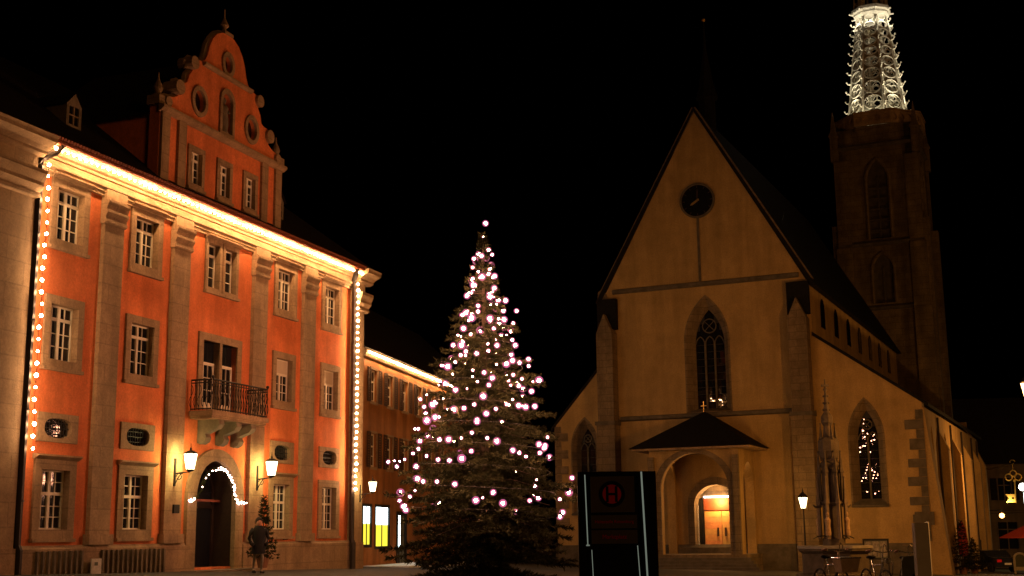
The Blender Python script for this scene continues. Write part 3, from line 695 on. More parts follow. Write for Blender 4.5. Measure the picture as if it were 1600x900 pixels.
TS = thing('light_string', 'pinkish white light string wound round the tall spruce', 'light string')
pos = sorted([bulb_at(*s) for s in SPOTS], key=lambda q: -q.z)
for q in pos:
    k = rnd.uniform(.6, 1.25); inst('bulb', BT if rnd.random() < .74 else BT2, TS, q, (k, k, k))
for i in range(30):   # fainter bulbs between the garland loops
    h = .46 + .46 * rnd.random(); a = -rnd.uniform(.25, math.pi - .25); r = trad(h) * rnd.uniform(.85, .98)
    k = rnd.uniform(.6, 1.0); inst('bulb', BT2, TS, (TX + r * math.cos(a), TY + r * math.sin(a), TZ + h * TH), (k, k, k))
for i in range(70):   # the far side of the tree
    h = .16 + .8 * i / 70; a = rnd.uniform(.15, math.pi - .15); r = trad(h) * .95
    inst('bulb', BT, TS, (TX + r * math.cos(a), TY + r * math.sin(a), TZ + h * TH))
wire = []
for i in range(400):
    h = .97 - .82 * i / 400; a = i * .21; r = trad(h) * .86
    wire.append((TX + r * math.cos(a), TY + r * math.sin(a), TZ + h * TH))
MB().tube(wire, .009, 4).build('cable', M['iron'], TS)

# ------------------------------------------------------------------ church
CA = R(-25.1)
CX, CY = 10.966, 75.0
CH = thing('church', 'tall plastered church front with steep gable and round clock', 'church', (CX, CY, 0), CA)
cu, su = math.cos(CA), math.sin(CA)
def CW(x, y, z): return Vector((CX + x * cu - y * su, CY + x * su + y * cu, z))
front = [(-9.2, -1.8), (12.7, -1.8), (12.7, 8.0), (6.95, 12.15), (6.95, 15.5), (0.45, 26.6), (-5.95, 15.6), (-5.95, 11.3), (-9.2, 7.7)]
wN = dict(o=(-0.62, 1.98, 8.0, 12.2, 14.85), i=(-0.16, 1.60, 8.2, 12.1, 14.15))
wR = dict(o=(8.70, 10.52, 2.35, 6.1, 8.2), i=(9.06, 10.16, 2.7, 6.0, 7.62))
wL = dict(o=(-8.1, -6.45, 2.2, 6.2, 7.9), i=(-7.75, -6.8, 2.5, 6.1, 7.35))
chol = [arch_pts(*w_['o']) for w_ in (wN, wR, wL)] + [arch_pts(-0.5, 2.2, -0.2, 2.5, 3.75, 10, False)]
MB().plate(front, chol, 0, 0.9).build('wall', M['plaster'], CH)
def church_window(d, mull, recess=0.55):
    o_, i_ = arch_pts(*d['o']), arch_pts(*d['i'])
    wn = MB().loft([(p[0], -0.02, p[1]) for p in o_], [(p[0], recess, p[1]) for p in i_])
    # raised stone edge round the opening
    x0, x1, z0, zs, za = d['o']
    wn.plate(arch_pts(x0 - .10, x1 + .10, z0 - .12, zs, za + .14), [arch_pts(x0, x1, z0, zs, za)], -0.03, 0.02)
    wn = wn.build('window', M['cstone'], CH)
    x0, x1, z0, zs, za = d['i']
    tr = MB()
    for k in range(1, mull + 1):
        x = x0 + (x1 - x0) * k / (mull + 1); tr.box(x - .05, x + .05, recess - .10, recess + .05, z0, zs + .15)
    nl = mull + 1; lw = (x1 - x0) / nl
    for k in range(nl):
        a = arch_pts(x0 + k * lw + .03, x0 + (k + 1) * lw - .03, zs - .1, zs, zs + lw * .75, 5)[2:]
        tr.tube([(p[0], recess - .03, p[1]) for p in a], .04, 5)
    cx = (x0 + x1) / 2; rr = (x1 - x0) * .24
    cz = zs + (za - zs) * .52
    tr.tube([(cx + rr * math.cos(t), recess - .03, cz + rr * math.sin(t)) for t in [i * .3927 for i in range(17)]], .04, 5)
    for q in range(4):
        t = q * 1.571 + .785
        tr.tube([(cx, recess - .03, cz), (cx + rr * math.cos(t), recess - .03, cz + rr * math.sin(t))], .025, 4)
    tr.build('tracery', M['dstone'], wn)
    # leaded panes, each a little out of true
    nr = int((za - z0) / .42); zz = z0
    cols = nl * 2
    for r_ in range(nr):
        za_, zb_ = z0 + (za - z0) * r_ / nr, z0 + (za - z0) * (r_ + 1) / nr
        for c in range(cols):
            xa, xb = x0 + (x1 - x0) * c / cols, x0 + (x1 - x0) * (c + 1) / cols
            mx, mz = (xa + xb) / 2, (za_ + zb_) / 2
            hw = (x1 - x0) / 2
            if mz > zs and abs(mx - cx) > hw * max(0, 1 - ((mz - zs) / (za - zs)) ** 1.6) + .02: continue
            inst('pane', CPANE, wn, (mx, recess + .02, mz), (xb - xa, 1, zb_ - za_), (rnd.gauss(0, .006), 0, rnd.gauss(0, .006 if d is not wN else .022)))
    ld = MB()
    for r_ in range(1, nr): ld.box(x0, x1, recess - .0, recess + .012, z0 + (za - z0) * r_ / nr - .012, z0 + (za - z0) * r_ / nr + .012) if z0 + (za - z0) * r_ / nr < zs else None
    ld.build('lead_bar', M['iron'], wn)
    MB().plate(arch_pts(x0 - .1, x1 + .1, z0 - .1, zs, za + .1), [], recess + .05, recess + .1).build('backing', M['iron'], wn)
    MB().mould([(-.18, z0 - .42), (-.18, z0 - .34), (recess, z0 + .02), (recess, z0 - .42)], d['o'][0] - .08, d['o'][1] + .08).build('sill', M['dstone'], wn)
church_window(wN, 2); church_window(wR, 1); church_window(wL, 1)
# side and rear walls, roofs
MB().box(6.55, 6.95, 0.9, 32, 8, 15.3).build('clerestory', M['plaster'], CH)
MB().box(-5.95, -5.5, 0.9, 32, 8, 15.3).build('clerestory', M['plaster'], CH)
for k in range(7):
    y = 3.2 + 4.1 * k
    o_ = arch_pts(-.55, .55, 12.9, 14.0, 14.7, 6)
    mb = MB().plate(o_, [], -.03, .03)
    for i, v in enumerate(mb.v): mb.v[i] = (6.97 - v[1], y + v[0], v[2])
    mb.build('clerestory_window', M['church_glass'], CH)
MB().box(-5.5, 6.55, 31.5, 32, -2, 15.3).build('rear_wall', M['plaster'], CH)
nr = MB().add([(-6.35, -.12, 15.05), (0.45, -.12, 26.85), (7.35, -.12, 14.95), (-6.35, 32.3, 15.05), (0.45, 32.3, 26.85), (7.35, 32.3, 14.95), (-6.0, -.12, 15.05), (0.45, -.12, 26.55), (7.0, -.12, 14.95), (-6.0, 32.3, 15.05), (.45, 32.3, 26.55), (7.0, 32.3, 14.95)],
              [(0, 1, 4, 3), (1, 2, 5, 4), (6, 9, 10, 7), (7, 10, 11, 8), (0, 6, 7, 1), (1, 7, 8, 2), (3, 4, 10, 9), (4, 5, 11, 10), (0, 3, 9, 6), (2, 8, 11, 5)])
nr.build('nave_roof', M['slate'], CH)
for xi, xo, zi, zo in ((6.95, 13.05, 12.25, 7.85), (-5.95, -9.5, 11.45, 7.45)):
    MB().add([(xi, -.08, zi), (xo, -.08, zo), (xo, 30.4, zo), (xi, 30.4, zi), (xi, -.08, zi - .22), (xo, -.08, zo - .2), (xo, 30.4, zo - .2), (xi, 30.4, zi - .22)], [(0, 1, 2, 3), (4, 7, 6, 5), (0, 4, 5, 1), (2, 6, 7, 3), (1, 5, 6, 2)]).build('aisle_roof', M['slate'], CH)
# south aisle wall with tall windows
hl = [arch_pts(y - .75, y + .75, 2.2, 5.4, 6.9, 6) for y in (3.4, 9.8, 16.2, 22.6)]
mb = MB().plate([(0.9, -2.3), (30, -2.3), (30, 7.7), (.9, 7.7)], hl, 0, .6)
for i, v in enumerate(mb.v): mb.v[i] = (12.7 - v[1], v[0], v[2])
mb.build('aisle_wall', M['plaster'], CH)
mb = MB()
for h in hl: mb.plate(h, [], .45, .5)
for i, v in enumerate(mb.v): mb.v[i] = (12.7 - v[1], v[0], v[2])
mb.build('aisle_window', M['church_glass'], CH)
MB().box(6.95, 12.1, 29.6, 30, -2.2, 9).build('aisle_end', M['plaster'], CH)
MB().box(-9.2, -8.7, .9, 30, -2, 7.5).build('aisle_wall', M['plaster'], CH)
for y in (6.6, 13.0, 19.4, 25.8, 29.7):
    b = MB().box(12.7, 13.25, y - .4, y + .4, -2.4, 5.6).add([(12.7, y - .42, 5.6), (13.28, y - .42, 5.6), (12.7, y - .42, 6.9), (12.7, y + .42, 5.6), (13.28, y + .42, 5.6), (12.7, y + .42, 6.9)], [(0, 1, 2), (3, 5, 4), (1, 4, 5, 2), (0, 3, 4, 1)])
    b.build('aisle_buttress', M['plaster'], CH)
    MB().tube([(12.78, y - .62, 7.5), (12.78, y - .62, -1.6)], .07, 6).build('downpipe', M['pipe'], CH)
MB().box(12.68, 12.9, .0, 30, -2.4, .25).build('plinth', M['dstone'], CH)
# corner buttress of the aisle and its dark quoins
cb = MB().add([(12.45, -.05, -2.2), (13.75, -.05, -2.2), (13.75, 1.2, -2.2), (12.45, 1.2, -2.2), (12.45, -.05, 3.0), (13.25, -.05, 3.0), (13.25, 1.2, 3.0), (12.45, 1.2, 3.0), (12.45, -.05, 7.6), (12.78, -.05, 7.6), (12.78, 1.2, 7.6), (12.45, 1.2, 7.6)],
              [(0, 1, 5, 4), (1, 2, 6, 5), (2, 3, 7, 6), (3, 0, 4, 7), (4, 5, 9, 8), (5, 6, 10, 9), (6, 7, 11, 10), (7, 4, 8, 11), (8, 9, 10, 11)]).build('corner_buttress', M['plaster'], CH)
z = 0.4; k = 0
while z < 7.3:
    h = rnd.uniform(.42, .62); L = (.38 if k % 2 else .88) * rnd.uniform(.85, 1.15)
    xr = 13.32 - .1 * z if z < 3 else 13.0 - .04 * (z - 3)
    MB().box(12.72 - L, 12.74, -.09 - rnd.uniform(0, .02), .2, z, z + h - .02).build('quoin', M['dstone'], cb)
    z += h; k += 1
MB().box(11.95, 12.95, -.16, .2, 1.25, 1.95).build('quoin', M['dstone'], cb)
z = 1.5; k = 0
while z < 7.2:
    h = rnd.uniform(.42, .6); L = (.35 if k % 2 else .8)
    MB().box(-9.26, -9.2 + L, -.06, .3, z, z + h - .02).build('quoin', M['cstone'], CH); z += h; k += 1
# string courses, plinth, coping
for xa, xb, z0, h, pr in ((-5.2, 6.35, 15.5, .27, .16), (-4.85, 5.68, 7.62, .26, .22)):
    MB().mould([(0.02, z0), (-pr, z0 + .08), (-pr, z0 + h), (0.02, z0 + h + .06)], xa, xb).build('string_course', M['dstone'], CH)
MB().mould([(.02, -1.9), (-.22, -1.9), (-.22, .12), (-.1, .3), (.02, .3)], -9.25, 12.4).build('plinth', M['dstone'], CH)
cp = MB()
for p, q in (((-6.05, 15.45), (.45, 26.75)), ((.45, 26.75), (7.05, 15.35))):
    d = Vector((q[0] - p[0], 0, q[1] - p[1])).normalized(); nn = Vector((-d.z, 0, d.x)) * .13
    cp.loft([(p[0] - nn.x, -.09, p[1] - nn.z), (p[0] + nn.x, -.09, p[1] + nn.z), (p[0] + nn.x, .3, p[1] + nn.z), (p[0] - nn.x, .3, p[1] - nn.z)], [(q[0] - nn.x, -.09, q[1] - nn.z), (q[0] + nn.x, -.09, q[1] + nn.z), (q[0] + nn.x, .3, q[1] + nn.z), (q[0] - nn.x, .3, q[1] - nn.z)])
cp.build('coping', M['cstone'], CH)
MB().add([(-6.2, -.1, 15.1), (-5.5, -.1, 15.1), (-5.5, .5, 15.1), (-6.2, .5, 15.1), (-6.15, -.1, 15.75), (-5.75, -.1, 16.0), (-5.75, .5, 16.0), (-6.15, .5, 15.75)], [(0, 1, 5, 4), (4, 5, 6, 7), (3, 0, 4, 7), (0, 3, 2, 1), (1, 2, 6, 5)]).build('kneeler', M['cstone'], CH)
# buttresses of the nave front
for xa, xb in ((-6.1, -4.95), (5.68, 6.88)):
    pr = 1.0
    b = MB().box(xa, xb, -pr, .05, -1.9, 7.4).box(xa + .06, xb - .06, -pr + .12, .05, 7.4, 13.0)
    xm = (xa + xb) / 2
    b.add([(xa + .06, -pr + .1, 13.0), (xb - .06, -pr + .1, 13.0), (xm, -pr + .1, 14.2), (xa + .06, -.0, 13.0), (xb - .06, 0, 13.0), (xm, 0, 14.2)], [(0, 1, 2), (0, 2, 5, 3), (1, 4, 5, 2)])
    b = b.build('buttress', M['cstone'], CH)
    MB().mould([(.0, 7.4), (-pr - .1, 7.4), (-pr - .1, 7.62), (0.0, 7.72)], xa - .06, xb + .06).build('band', M['dstone'], b)
    MB().box(xa - .02, xb + .05, -.42, .0, 13.3, 15.2).build('upper_block', M['slate'], b)  # dark block above the buttress gablet
# clock
cl = MB().plate(oval_pts(.45, 20.85, 1.10, 1.10, 40, 2), [oval_pts(.45, 20.85, .98, .98, 40, 2)], -.12, .02).build('clock', M['dstone'], CH)
MB().plate(oval_pts(.45, 20.85, .99, .99, 40, 2), [], -.05, .01).build('dial', M['black'], cl)
hm = MB()
for k in range(12):
    a = k * math.pi / 6; hm.box(-.02, .02, -.07, -.055, .80, .93)
    n0 = len(hm.v) - 8
    for i in range(n0, n0 + 8):
        x, y, z = hm.v[i]; hm.v[i] = (.45 + x * math.cos(a) + z * math.sin(a), y, 20.85 - x * math.sin(a) + z * math.cos(a))
hm.build('hour_mark', M['wood_dark'], cl)
for a, L, wd, m in ((R(3), .78, .035, 'wood_dark'), (R(238), .52, .06, 'gold')):
    h = MB().add([(-wd, -.09, -.12), (wd, -.09, -.12), (wd * 1.2, -.09, L * .7), (0, -.09, L), (-wd * 1.2, -.09, L * .7)], [(0, 1, 2, 3, 4)])
    for i, (x, y, z) in enumerate(h.v): h.v[i] = (.45 + x * math.cos(a) + z * math.sin(a), y, 20.85 - x * math.sin(a) + z * math.cos(a))
    h.build('hand', M[m], cl)
MB().box(.36, .50, -.07, .02, 15.85, 19.75).build('wall_strip', M['dstone'], CH)  # dark vertical strip below the clock
# ridge turret
tt = MB().lathe([(.55, 25.8), (.55, 28.2), (.75, 28.3), (.5, 29.2), (.12, 31.6), (.04, 33.6)], 8, (.45, 3.0, 0)).build('ridge_turret', M['slate'], CH)
MB().ball((.45, 3.0, 33.7), .13, 10, 8).build('ball', M['gold'], tt)
# porch
PX0, PX1, PYF = -2.0, 3.2, -3.4
po = MB().plate([(PX0, -.3), (PX1, -.3), (PX1, 5.7), (PX0, 5.7)], [arch_pts(-1.38, 2.58, -.28, 3.4, 5.38, 12, False)], PYF, PYF + .55).build('porch', M['plaster'], CH)
for X in (PX0, PX1 - .5):
    mb = MB().plate([(PYF + .55, -.3), (0, -.3), (0, 5.7), (PYF + .55, 5.7)], [arch_pts(PYF + .85, -.35, -.28, 3.6, 4.9, 8)], 0, .5)
    for i, v in enumerate(mb.v): mb.v[i] = (X + .5 - v[1], v[0], v[2])
    mb.build('side_wall', M['plaster'], po)
# stone edge of the porch arch
MB().plate(arch_pts(-1.75, 2.95, -.28, 3.4, 5.62, 12, False), [arch_pts(-1.36, 2.56, -.29, 3.4, 5.36, 12, False)], PYF - .04, PYF + .1).build('arch_stone', M['cstone'], po)
for x in (PX0 + .1, PX1 - .2):
    MB().box(x - .12, x + .22, PYF - .22, PYF, -.3, 5.2).build('pier', M['cstone'], po)
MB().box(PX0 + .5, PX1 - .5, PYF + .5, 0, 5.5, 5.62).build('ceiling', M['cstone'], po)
er = MB().add([(-3.0, -4.1, 5.68), (4.15, -4.1, 5.68), (4.15, .0, 5.68), (-3.0, .0, 5.68), (.6, -.9, 7.9), (.6, 0, 7.9)], [(0, 1, 4), (1, 2, 5, 4), (3, 0, 4, 5), (0, 3, 2, 1)]).build('roof', M['slate'], po)
MB().box(-2.85, 4.0, -3.95, -.0, 5.56, 5.67).build('eaves_board', M['sand'], po)
MB().box(.585, .615, -.94, -.91, 7.85, 8.5).box(.42, .78, -.935, -.915, 8.22, 8.25).build('cross', M['gold'], po)
MB().box(-2.3, 3.5, -3.7, 0.9, -1.9, -.22).build('floor', M['cstone'], po)
for k in range(5):
    MB().box(-2.6 - .25 * k, 3.8 + .25 * k, -4.05 - .36 * k, -3.7 - .36 * k, -2.2, -.38 - .165 * k).build('step', M['dstone'], CH)
# portal and lit doors
pt = MB().plate(arch_pts(-.85, 2.55, -.2, 2.5, 4.15, 10, False), [arch_pts(-.45, 2.15, -.19, 2.5, 3.7, 10, False)], -.12, .02).build('portal', M['cstone'], CH)
MB().loft([(p[0], .02, p[1]) for p in arch_pts(-.46, 2.16, -.2, 2.5, 3.71, 10, False)], [(p[0], .95, p[1]) for p in arch_pts(-.46, 2.16, -.2, 2.5, 3.71, 10, False)]).build('reveal', M['cstone'], pt)
MB().plate(arch_pts(-.45, 2.15, 2.95, 2.951, 3.72, 8, False), [], .85, .92).build('tympanum', M['cstone'], pt)
MB().box(-.12, 1.98, .70, .85, 2.25, 2.95).build('transom_panel', M['wood_red'], pt)
for xa, xb in ((-.12, .92), (.94, 1.98)):
    dl = MB().box(xa, xb, .77, .85, -.2, 2.22).build('door', M['wood'], CH)
    for k in range(7):
        MB().box(xa + .02, xb - .02, .75 + rnd.uniform(-.006, .006), .78, -.18 + k * .34, .145 + k * .34).build('board', mat('oak_board', (0.55 + rnd.uniform(-.07, .07), .29 + rnd.uniform(-.04, .04), .115), .5, .18, 6), dl)
    hx = xb - .22 if xa < 0 else xa + .22
    MB().box(hx - .055, hx + .055, .68, .72, .75, 1.25).box(hx - .03, hx + .03, .72, .76, .8, .86).box(hx - .03, hx + .03, .72, .76, 1.14, 1.2).build('handle', M['wood_dark'], dl)
MB().box(-.42, -.14, .70, .76, -.2, 2.9).build('side_light', M['glass'], pt)
MB().tube([(-.05, .55, 3.02), (1.9, .55, 3.02)], .05, 8).build('tube_light', E_tube, pt)
MB().box(-.40, -.33, .30, .36, -.18, 2.6).build('glass_door_edge', M['chrome'], pt)
pointlight('door_light', (.9, .25, 2.75), 330, (1.0, .50, .15), .15, CH)
tag(bpy.data.objects['door_light'], kind='helper')

# ------------------------------------------------------------------ church tower with lit openwork spire
TC = CW(6.35, 35.5, 0)
TW = thing('church_tower', 'dark stone church tower with lit openwork spire', 'tower', (TC.x, TC.y, 0), CA)
hw = 3.2
face_holes = [arch_pts(-.85, .85, 24.6, 29.6, 31.4, 8), arch_pts(-.8, .8, 19.2, 22.0, 23.4, 8)]
for k in range(4):
    mb = MB().plate(rect(-hw, hw, -2, 34.2), face_holes, 0, .8)
    a = k * math.pi / 2
    mb.v = [(v[0] * math.cos(a) - (v[1] - hw) * math.sin(a), v[0] * math.sin(a) + (v[1] - hw) * math.cos(a), v[2]) for v in mb.v]
    mb.build('wall', M['tower'], TW)
    wb = MB()
    for h in face_holes:
        wb.plate(h, [], .5, .55)
    for z0, z1 in ((24.6, 29.9), (19.2, 22.2)): wb.box(-.08, .08, .3, .5, z0, z1)
    for z in (25.3, 26.2, 27.1, 28.0, 28.9): wb.box(-.85, .85, .25, .45, z, z + .12)
    wb.v = [(v[0] * math.cos(a) - (v[1] - hw) * math.sin(a), v[0] * math.sin(a) + (v[1] - hw) * math.cos(a), v[2]) for v in wb.v]
    wb.build('louvre', M['dstone'], TW)
    for h in face_holes:
        hm = MB(); hm.tube([(p[0] * 1.12, -.02, p[1]) for p in h[1:] + [h[0]]], .14, 6)
        hm.v = [(v[0] * math.cos(a) - (v[1] - hw) * math.sin(a), v[0] * math.sin(a) + (v[1] - hw) * math.cos(a), v[2]) for v in hm.v]
        hm.build('hood_mould', M['tower'], TW)
for z in (18.6, 24.0, 32.4):
    MB().lathe([(hw * 1.414 + .02, z), (hw * 1.414 + .35, z + .12), (hw * 1.414 + .35, z + .25), (hw * 1.414 + .02, z + .45)], 4, ph=math.pi / 4).build('string_course', M['dstone'], TW)
for sx in (-1, 1):
    for sy in (-1, 1):
        b = MB()
        for z0, z1, e in ((-2, 18.6, .5), (18.6, 24, .36), (24, 31.5, .22)):
            b.box(min(sx * (hw - .9), sx * (hw + e)), max(sx * (hw - .9), sx * (hw + e)), min(sy * (hw - .05), sy * (hw + e)), max(sy * (hw - .05), sy * (hw + e)), z0, z1)
        b.box(min(sx * (hw - .05), sx * (hw + .7)), max(sx * (hw - .05), sx * (hw + .7)), min(sy * (hw - .9), sy * hw), max(sy * (hw - .9), sy * hw), -2, 26)
        b.lathe([(.42, 31.5), (.42, 33.6), (.55, 33.7), (.3, 34.2), (.04, 35.9)], 4, (sx * (hw + .1), sy * (hw + .1), 0), math.pi / 4)
        b.build('buttress', M['tower'], TW)
# gallery with parapet, in paler stone standing for the light on it
MB().lathe([(3.3, 33.6), (3.75, 34.0), (3.75, 34.25), (2.0, 34.3)], 8, ph=math.pi / 8).build('gallery_floor', M['tower'], TW)
for k in range(8):
    a = k * math.pi / 4
    L = 2 * 3.62 * math.tan(math.pi / 8)
    hs = [oval_pts(-L / 2 + L * (q + .5) / 4, 34.82, L * .095, .30, 12, 2) for q in range(4)]
    mb = MB().plate(rect(-L / 2, L / 2, 34.28, 35.35), hs, -3.62, -3.50).box(-L / 2, L / 2, -3.49, -3.40, 34.28, 35.35).box(-L / 2, L / 2, -3.68, -3.38, 35.35, 35.5)
    mb.v = [(v[0] * math.cos(a) - v[1] * math.sin(a), v[0] * math.sin(a) + v[1] * math.cos(a), v[2]) for v in mb.v]
    mb.build('parapet', M['sand'], TW)
# spire: eight ribs, tracery panels with roundels, crockets, crown ring
ZS, ZR, ZT = 35.2, 45.3, 56.0
def srad(z): return 2.55 + (1.28 - 2.55) * (z - ZS) / (ZR - ZS) if z < ZR else 1.15 + (0.12 - 1.15) * (z - ZR) / (ZT - ZR)
sp_ = []
rows = [ZS, 36.0, 37.45, 38.8, 40.0, 41.05, 42.0, 42.85, 43.6, 44.3, ZR]
CRK = MB().ball((0, -.05, 0), .09, 6, 4).tube([(0, .05, -.06), (0, -.2, -.02), (0, -.3, .12)], [.05, .05, .03], 5).ball((0, -.3, .16), .085, 6, 4).mesh('crocket', M['spire'])
for k in range(8):
    a = k * math.pi / 4 + math.pi / 8
    rb_ = MB().tube([(srad(z) * math.cos(a), srad(z) * math.sin(a), z) for z in (ZS, 38, 41, ZR)], [.17, .15, .13, .11], 6).build('rib', M['spire'], TW)
    MB().tube([(srad(z) * math.cos(a), srad(z) * math.sin(a), z) for z in (ZR, 50, ZT)], [.1, .08, .05], 5).build('upper_rib', M['spire'], rb_)
    for q in range(11):
        z = 35.5 + q * .88; r_ = srad(z) + .12
        inst('crocket', CRK, rb_, (r_ * math.cos(a), r_ * math.sin(a), z), (1, 1, 1), (0, 0, a + math.pi / 2))
    for q in range(10):
        z = 46.3 + q * .9; r_ = srad(z) + .08
        inst('crocket', CRK, rb_, (r_ * math.cos(a), r_ * math.sin(a), z), (.7, .7, .7), (0, 0, a + math.pi / 2))
for k in range(8):
    a = k * math.pi / 4 + math.pi / 4
    ap = math.cos(math.pi / 8)
    for q in range(1, len(rows) - 1):
        z0, z1 = rows[q], rows[q + 1]
        w0, w1 = srad(z0) * math.sin(math.pi / 8), srad(z1) * math.sin(math.pi / 8)
        hh = z1 - z0; zc = hh * .48; wm = (w0 + w1) / 2
        rx = wm * .86; rz_ = min(hh * .46, wm * 1.08)
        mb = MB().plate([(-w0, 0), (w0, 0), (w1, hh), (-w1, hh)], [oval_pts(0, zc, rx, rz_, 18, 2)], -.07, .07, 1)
        mb.tube([(rx * .97 * math.cos(t), -.09, zc + rz_ * .97 * math.sin(t)) for t in [i * math.pi / 9 for i in range(19)]], .05, 5)
        if q < 6:
            for j in range(3):
                t = math.pi / 2 + j * 2 * math.pi / 3
                cx, cz = rx * .44 * math.cos(t), zc + rz_ * .44 * math.sin(t)
                mb.tube([(cx + rx * .42 * math.cos(u_), 0, cz + rz_ * .42 * math.sin(u_)) for u_ in [i * math.pi / 6 for i in range(13)]], .045, 4)
        tilt = math.atan2((srad(z0) - srad(z1)) * ap, hh)
        mb.v = [(v[0], v[1] * math.cos(tilt) + v[2] * math.sin(tilt), -v[1] * math.sin(tilt) + v[2] * math.cos(tilt)) for v in mb.v]
        r0 = srad(z0) * ap
        mb.v = [(v[0], v[1] - r0, v[2] + z0) for v in mb.v]
        b_ = a + math.pi / 2
        mb.v = [(v[0] * math.cos(b_) - v[1] * math.sin(b_), v[0] * math.sin(b_) + v[1] * math.cos(b_), v[2]) for v in mb.v]
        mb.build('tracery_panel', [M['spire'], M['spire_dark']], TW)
    # gablet at the foot of each side
    mb = MB().plate([(-.75, 0), (.75, 0), (.62, .5), (0, 1.25), (-.62, .5)], [arch_pts(-.35, .35, .05, .4, .75, 4)], -.1, .08)
    b_ = a + math.pi / 2; r0 = srad(ZS) * ap + .12
    mb.v = [(v[0] * math.cos(b_) - (v[1] - r0) * math.sin(b_), v[0] * math.sin(b_) + (v[1] - r0) * math.cos(b_), v[2] + ZS - .6) for v in mb.v]
    mb.build('gablet', M['spire'], TW)
cr = MB()
cr.lathe([(1.05, 44.75), (1.35, 44.95), (1.55, 45.2), (1.55, 45.35), (1.7, 45.5), (1.7, 45.75), (1.45, 45.9), (1.0, 45.95)], 8, ph=math.pi / 8)
for k in range(8):
    a = k * math.pi / 4 + math.pi / 8
    cr.tube([(1.55 * math.cos(a), 1.55 * math.sin(a), 45.4), (1.95 * math.cos(a), 1.95 * math.sin(a), 45.45)], [.1, .07], 5)
    cr.tube([(1.45 * math.cos(a), 1.45 * math.sin(a), 45.9), (1.40 * math.cos(a), 1.40 * math.sin(a), 47.0)], [.1, .03], 5)
cr.build('crown_ring', M['spire'], TW)
MB().lathe([(.12, 56), (.35, 56.6), (.1, 57), (.28, 57.4), (.03, 58.4)], 8).build('finial', M['spire'], TW)
for k in range(8):
    a = k * math.pi / 4 + math.pi / 4 + .0
    fx, fy = 2.95 * math.cos(a), 3.25 * math.sin(a)
    fl = MB().box(-.14, .14, -.1, .1, 34.4, 34.62); fl.v = [(v[0] + fx, v[1] + fy, v[2]) for v in fl.v]
    fl = fl.build('floodlight', M['iron'], TW)
    d = Vector((-fx * .42, -fy * .42, 5.5))
    pointlight('flood', (fx * .985, fy * .985, 34.62), 420, (1.0, .92, .66), .08, TW, 150, d.to_track_quat('-Z', 'Y').to_euler())
    a2 = a + math.pi / 8
    MB().lathe([(.05, 44.12), (.07, 44.25)], 6, (1.78 * math.cos(a), 1.78 * math.sin(a), 0)).build('ring_lamp', M['iron'], TW)
    pointlight('flood', (1.78 * math.cos(a), 1.78 * math.sin(a), 44.32), 55, (1.0, .93, .74), .04, TW)
    pointlight('flood', (fx * 1.08, fy * 1.08, 34.66), 1700, (1.0, .92, .68), .06, TW, 40, Vector((-fx * .46, -fy * .46, 7.5)).to_track_quat('-Z', 'Y').to_euler())

# ------------------------------------------------------------------ square furniture near the church
def street_lamp(label, x, y, h, watts, col=(1.0, .38, .07)):
    z = G(x, y)
    t = thing('street_lamp', label, 'street lamp', (x, y, z), 0, 'lamps on posts')
    MB().lathe([(.16, -.1), (.16, .25), (.09, .35), (.06, .5), (.045, h * .6), (.04, h)], 10).lathe([(.09, h - .06), (.09, h)], 10).build('post', M['iron'], t)
    MB().lathe([(.12, h), (.24, h + .55)], 6).build('glass', E_lant, t)
    fr = MB().lathe([(.25, h + .55), (.27, h + .6), (.12, h + .78), (.04, h + .84), (.04, h + .92), (.01, h + 1.05)], 6)
    for k in range(6):
        a = k * math.pi / 3; fr.tube([(.125 * math.cos(a), .125 * math.sin(a), h), (.245 * math.cos(a), .245 * math.sin(a), h + .55)], .013, 4)
    fr.build('cap', M['iron'], t)
    pointlight('lamp_light', (0, 0, h + .3), watts, col, .2, t)
    return t
q = CW(7.0, -5.0, 0)
street_lamp('lit lantern post against the church beside the gothic fountain', q.x, q.y, 3.3, 800, (1.0, .46, .09))
street_lamp('tall lit street lamp cut by the right edge of the picture', 20.35, 50.0, 7.2, 9500)

# gothic fountain
FX, FY = 13.6, 55.0; FZ = G(FX, FY)
FN = thing('fountain', 'slender carved gothic stone fountain with octagonal basin', 'fountain', (FX, FY, FZ))
MB().lathe([(1.75, -.2), (1.75, .15), (1.45, .2), (1.45, 1.0), (1.62, 1.12), (1.62, 1.28), (1.4, 1.3), (1.4, .9), (.05, .88)], 8, ph=R(12)).build('basin', M['dstone'], FN)
MB().lathe([(1.60, 1.20), (1.66, 1.22), (1.66, 1.33), (1.38, 1.34), (1.38, 1.29)], 8, ph=R(12)).build('basin_rim', M['kerb'], FN)
MB().lathe([(1.38, 1.12), (.01, 1.13)], 8, ph=R(12)).build('water', M['water'], FN)
sh = MB().lathe([(.5, .8), (.5, 1.6), (.42, 1.7), (.42, 3.0), (.55, 3.1), (.40, 3.25), (.38, 4.6), (.48, 4.75), (.34, 4.9), (.30, 5.2)], 8, ph=R(12)).build('shaft', M['dstone'], FN)
for lvl, (rr, z0, z1, n_) in enumerate(((.60, 1.6, 4.2, 8), (.50, 3.2, 5.3, 8), (.33, 4.9, 6.5, 4))):
    for k in range(n_):
        a = 2 * math.pi * k / n_ + .2
        x, y = rr * math.cos(a), rr * math.sin(a)
        MB().lathe([(.09, z0), (.08, z0 + (z1 - z0) * .55), (.12, z0 + (z1 - z0) * .58), (.075, z0 + (z1 - z0) * .66), (.015, z1)], 4, (x, y, 0), a).ball((x, y, z1), .045, 6, 4).build('pinnacle', M['sand_dark'] if lvl == 0 else M['dstone'], FN)
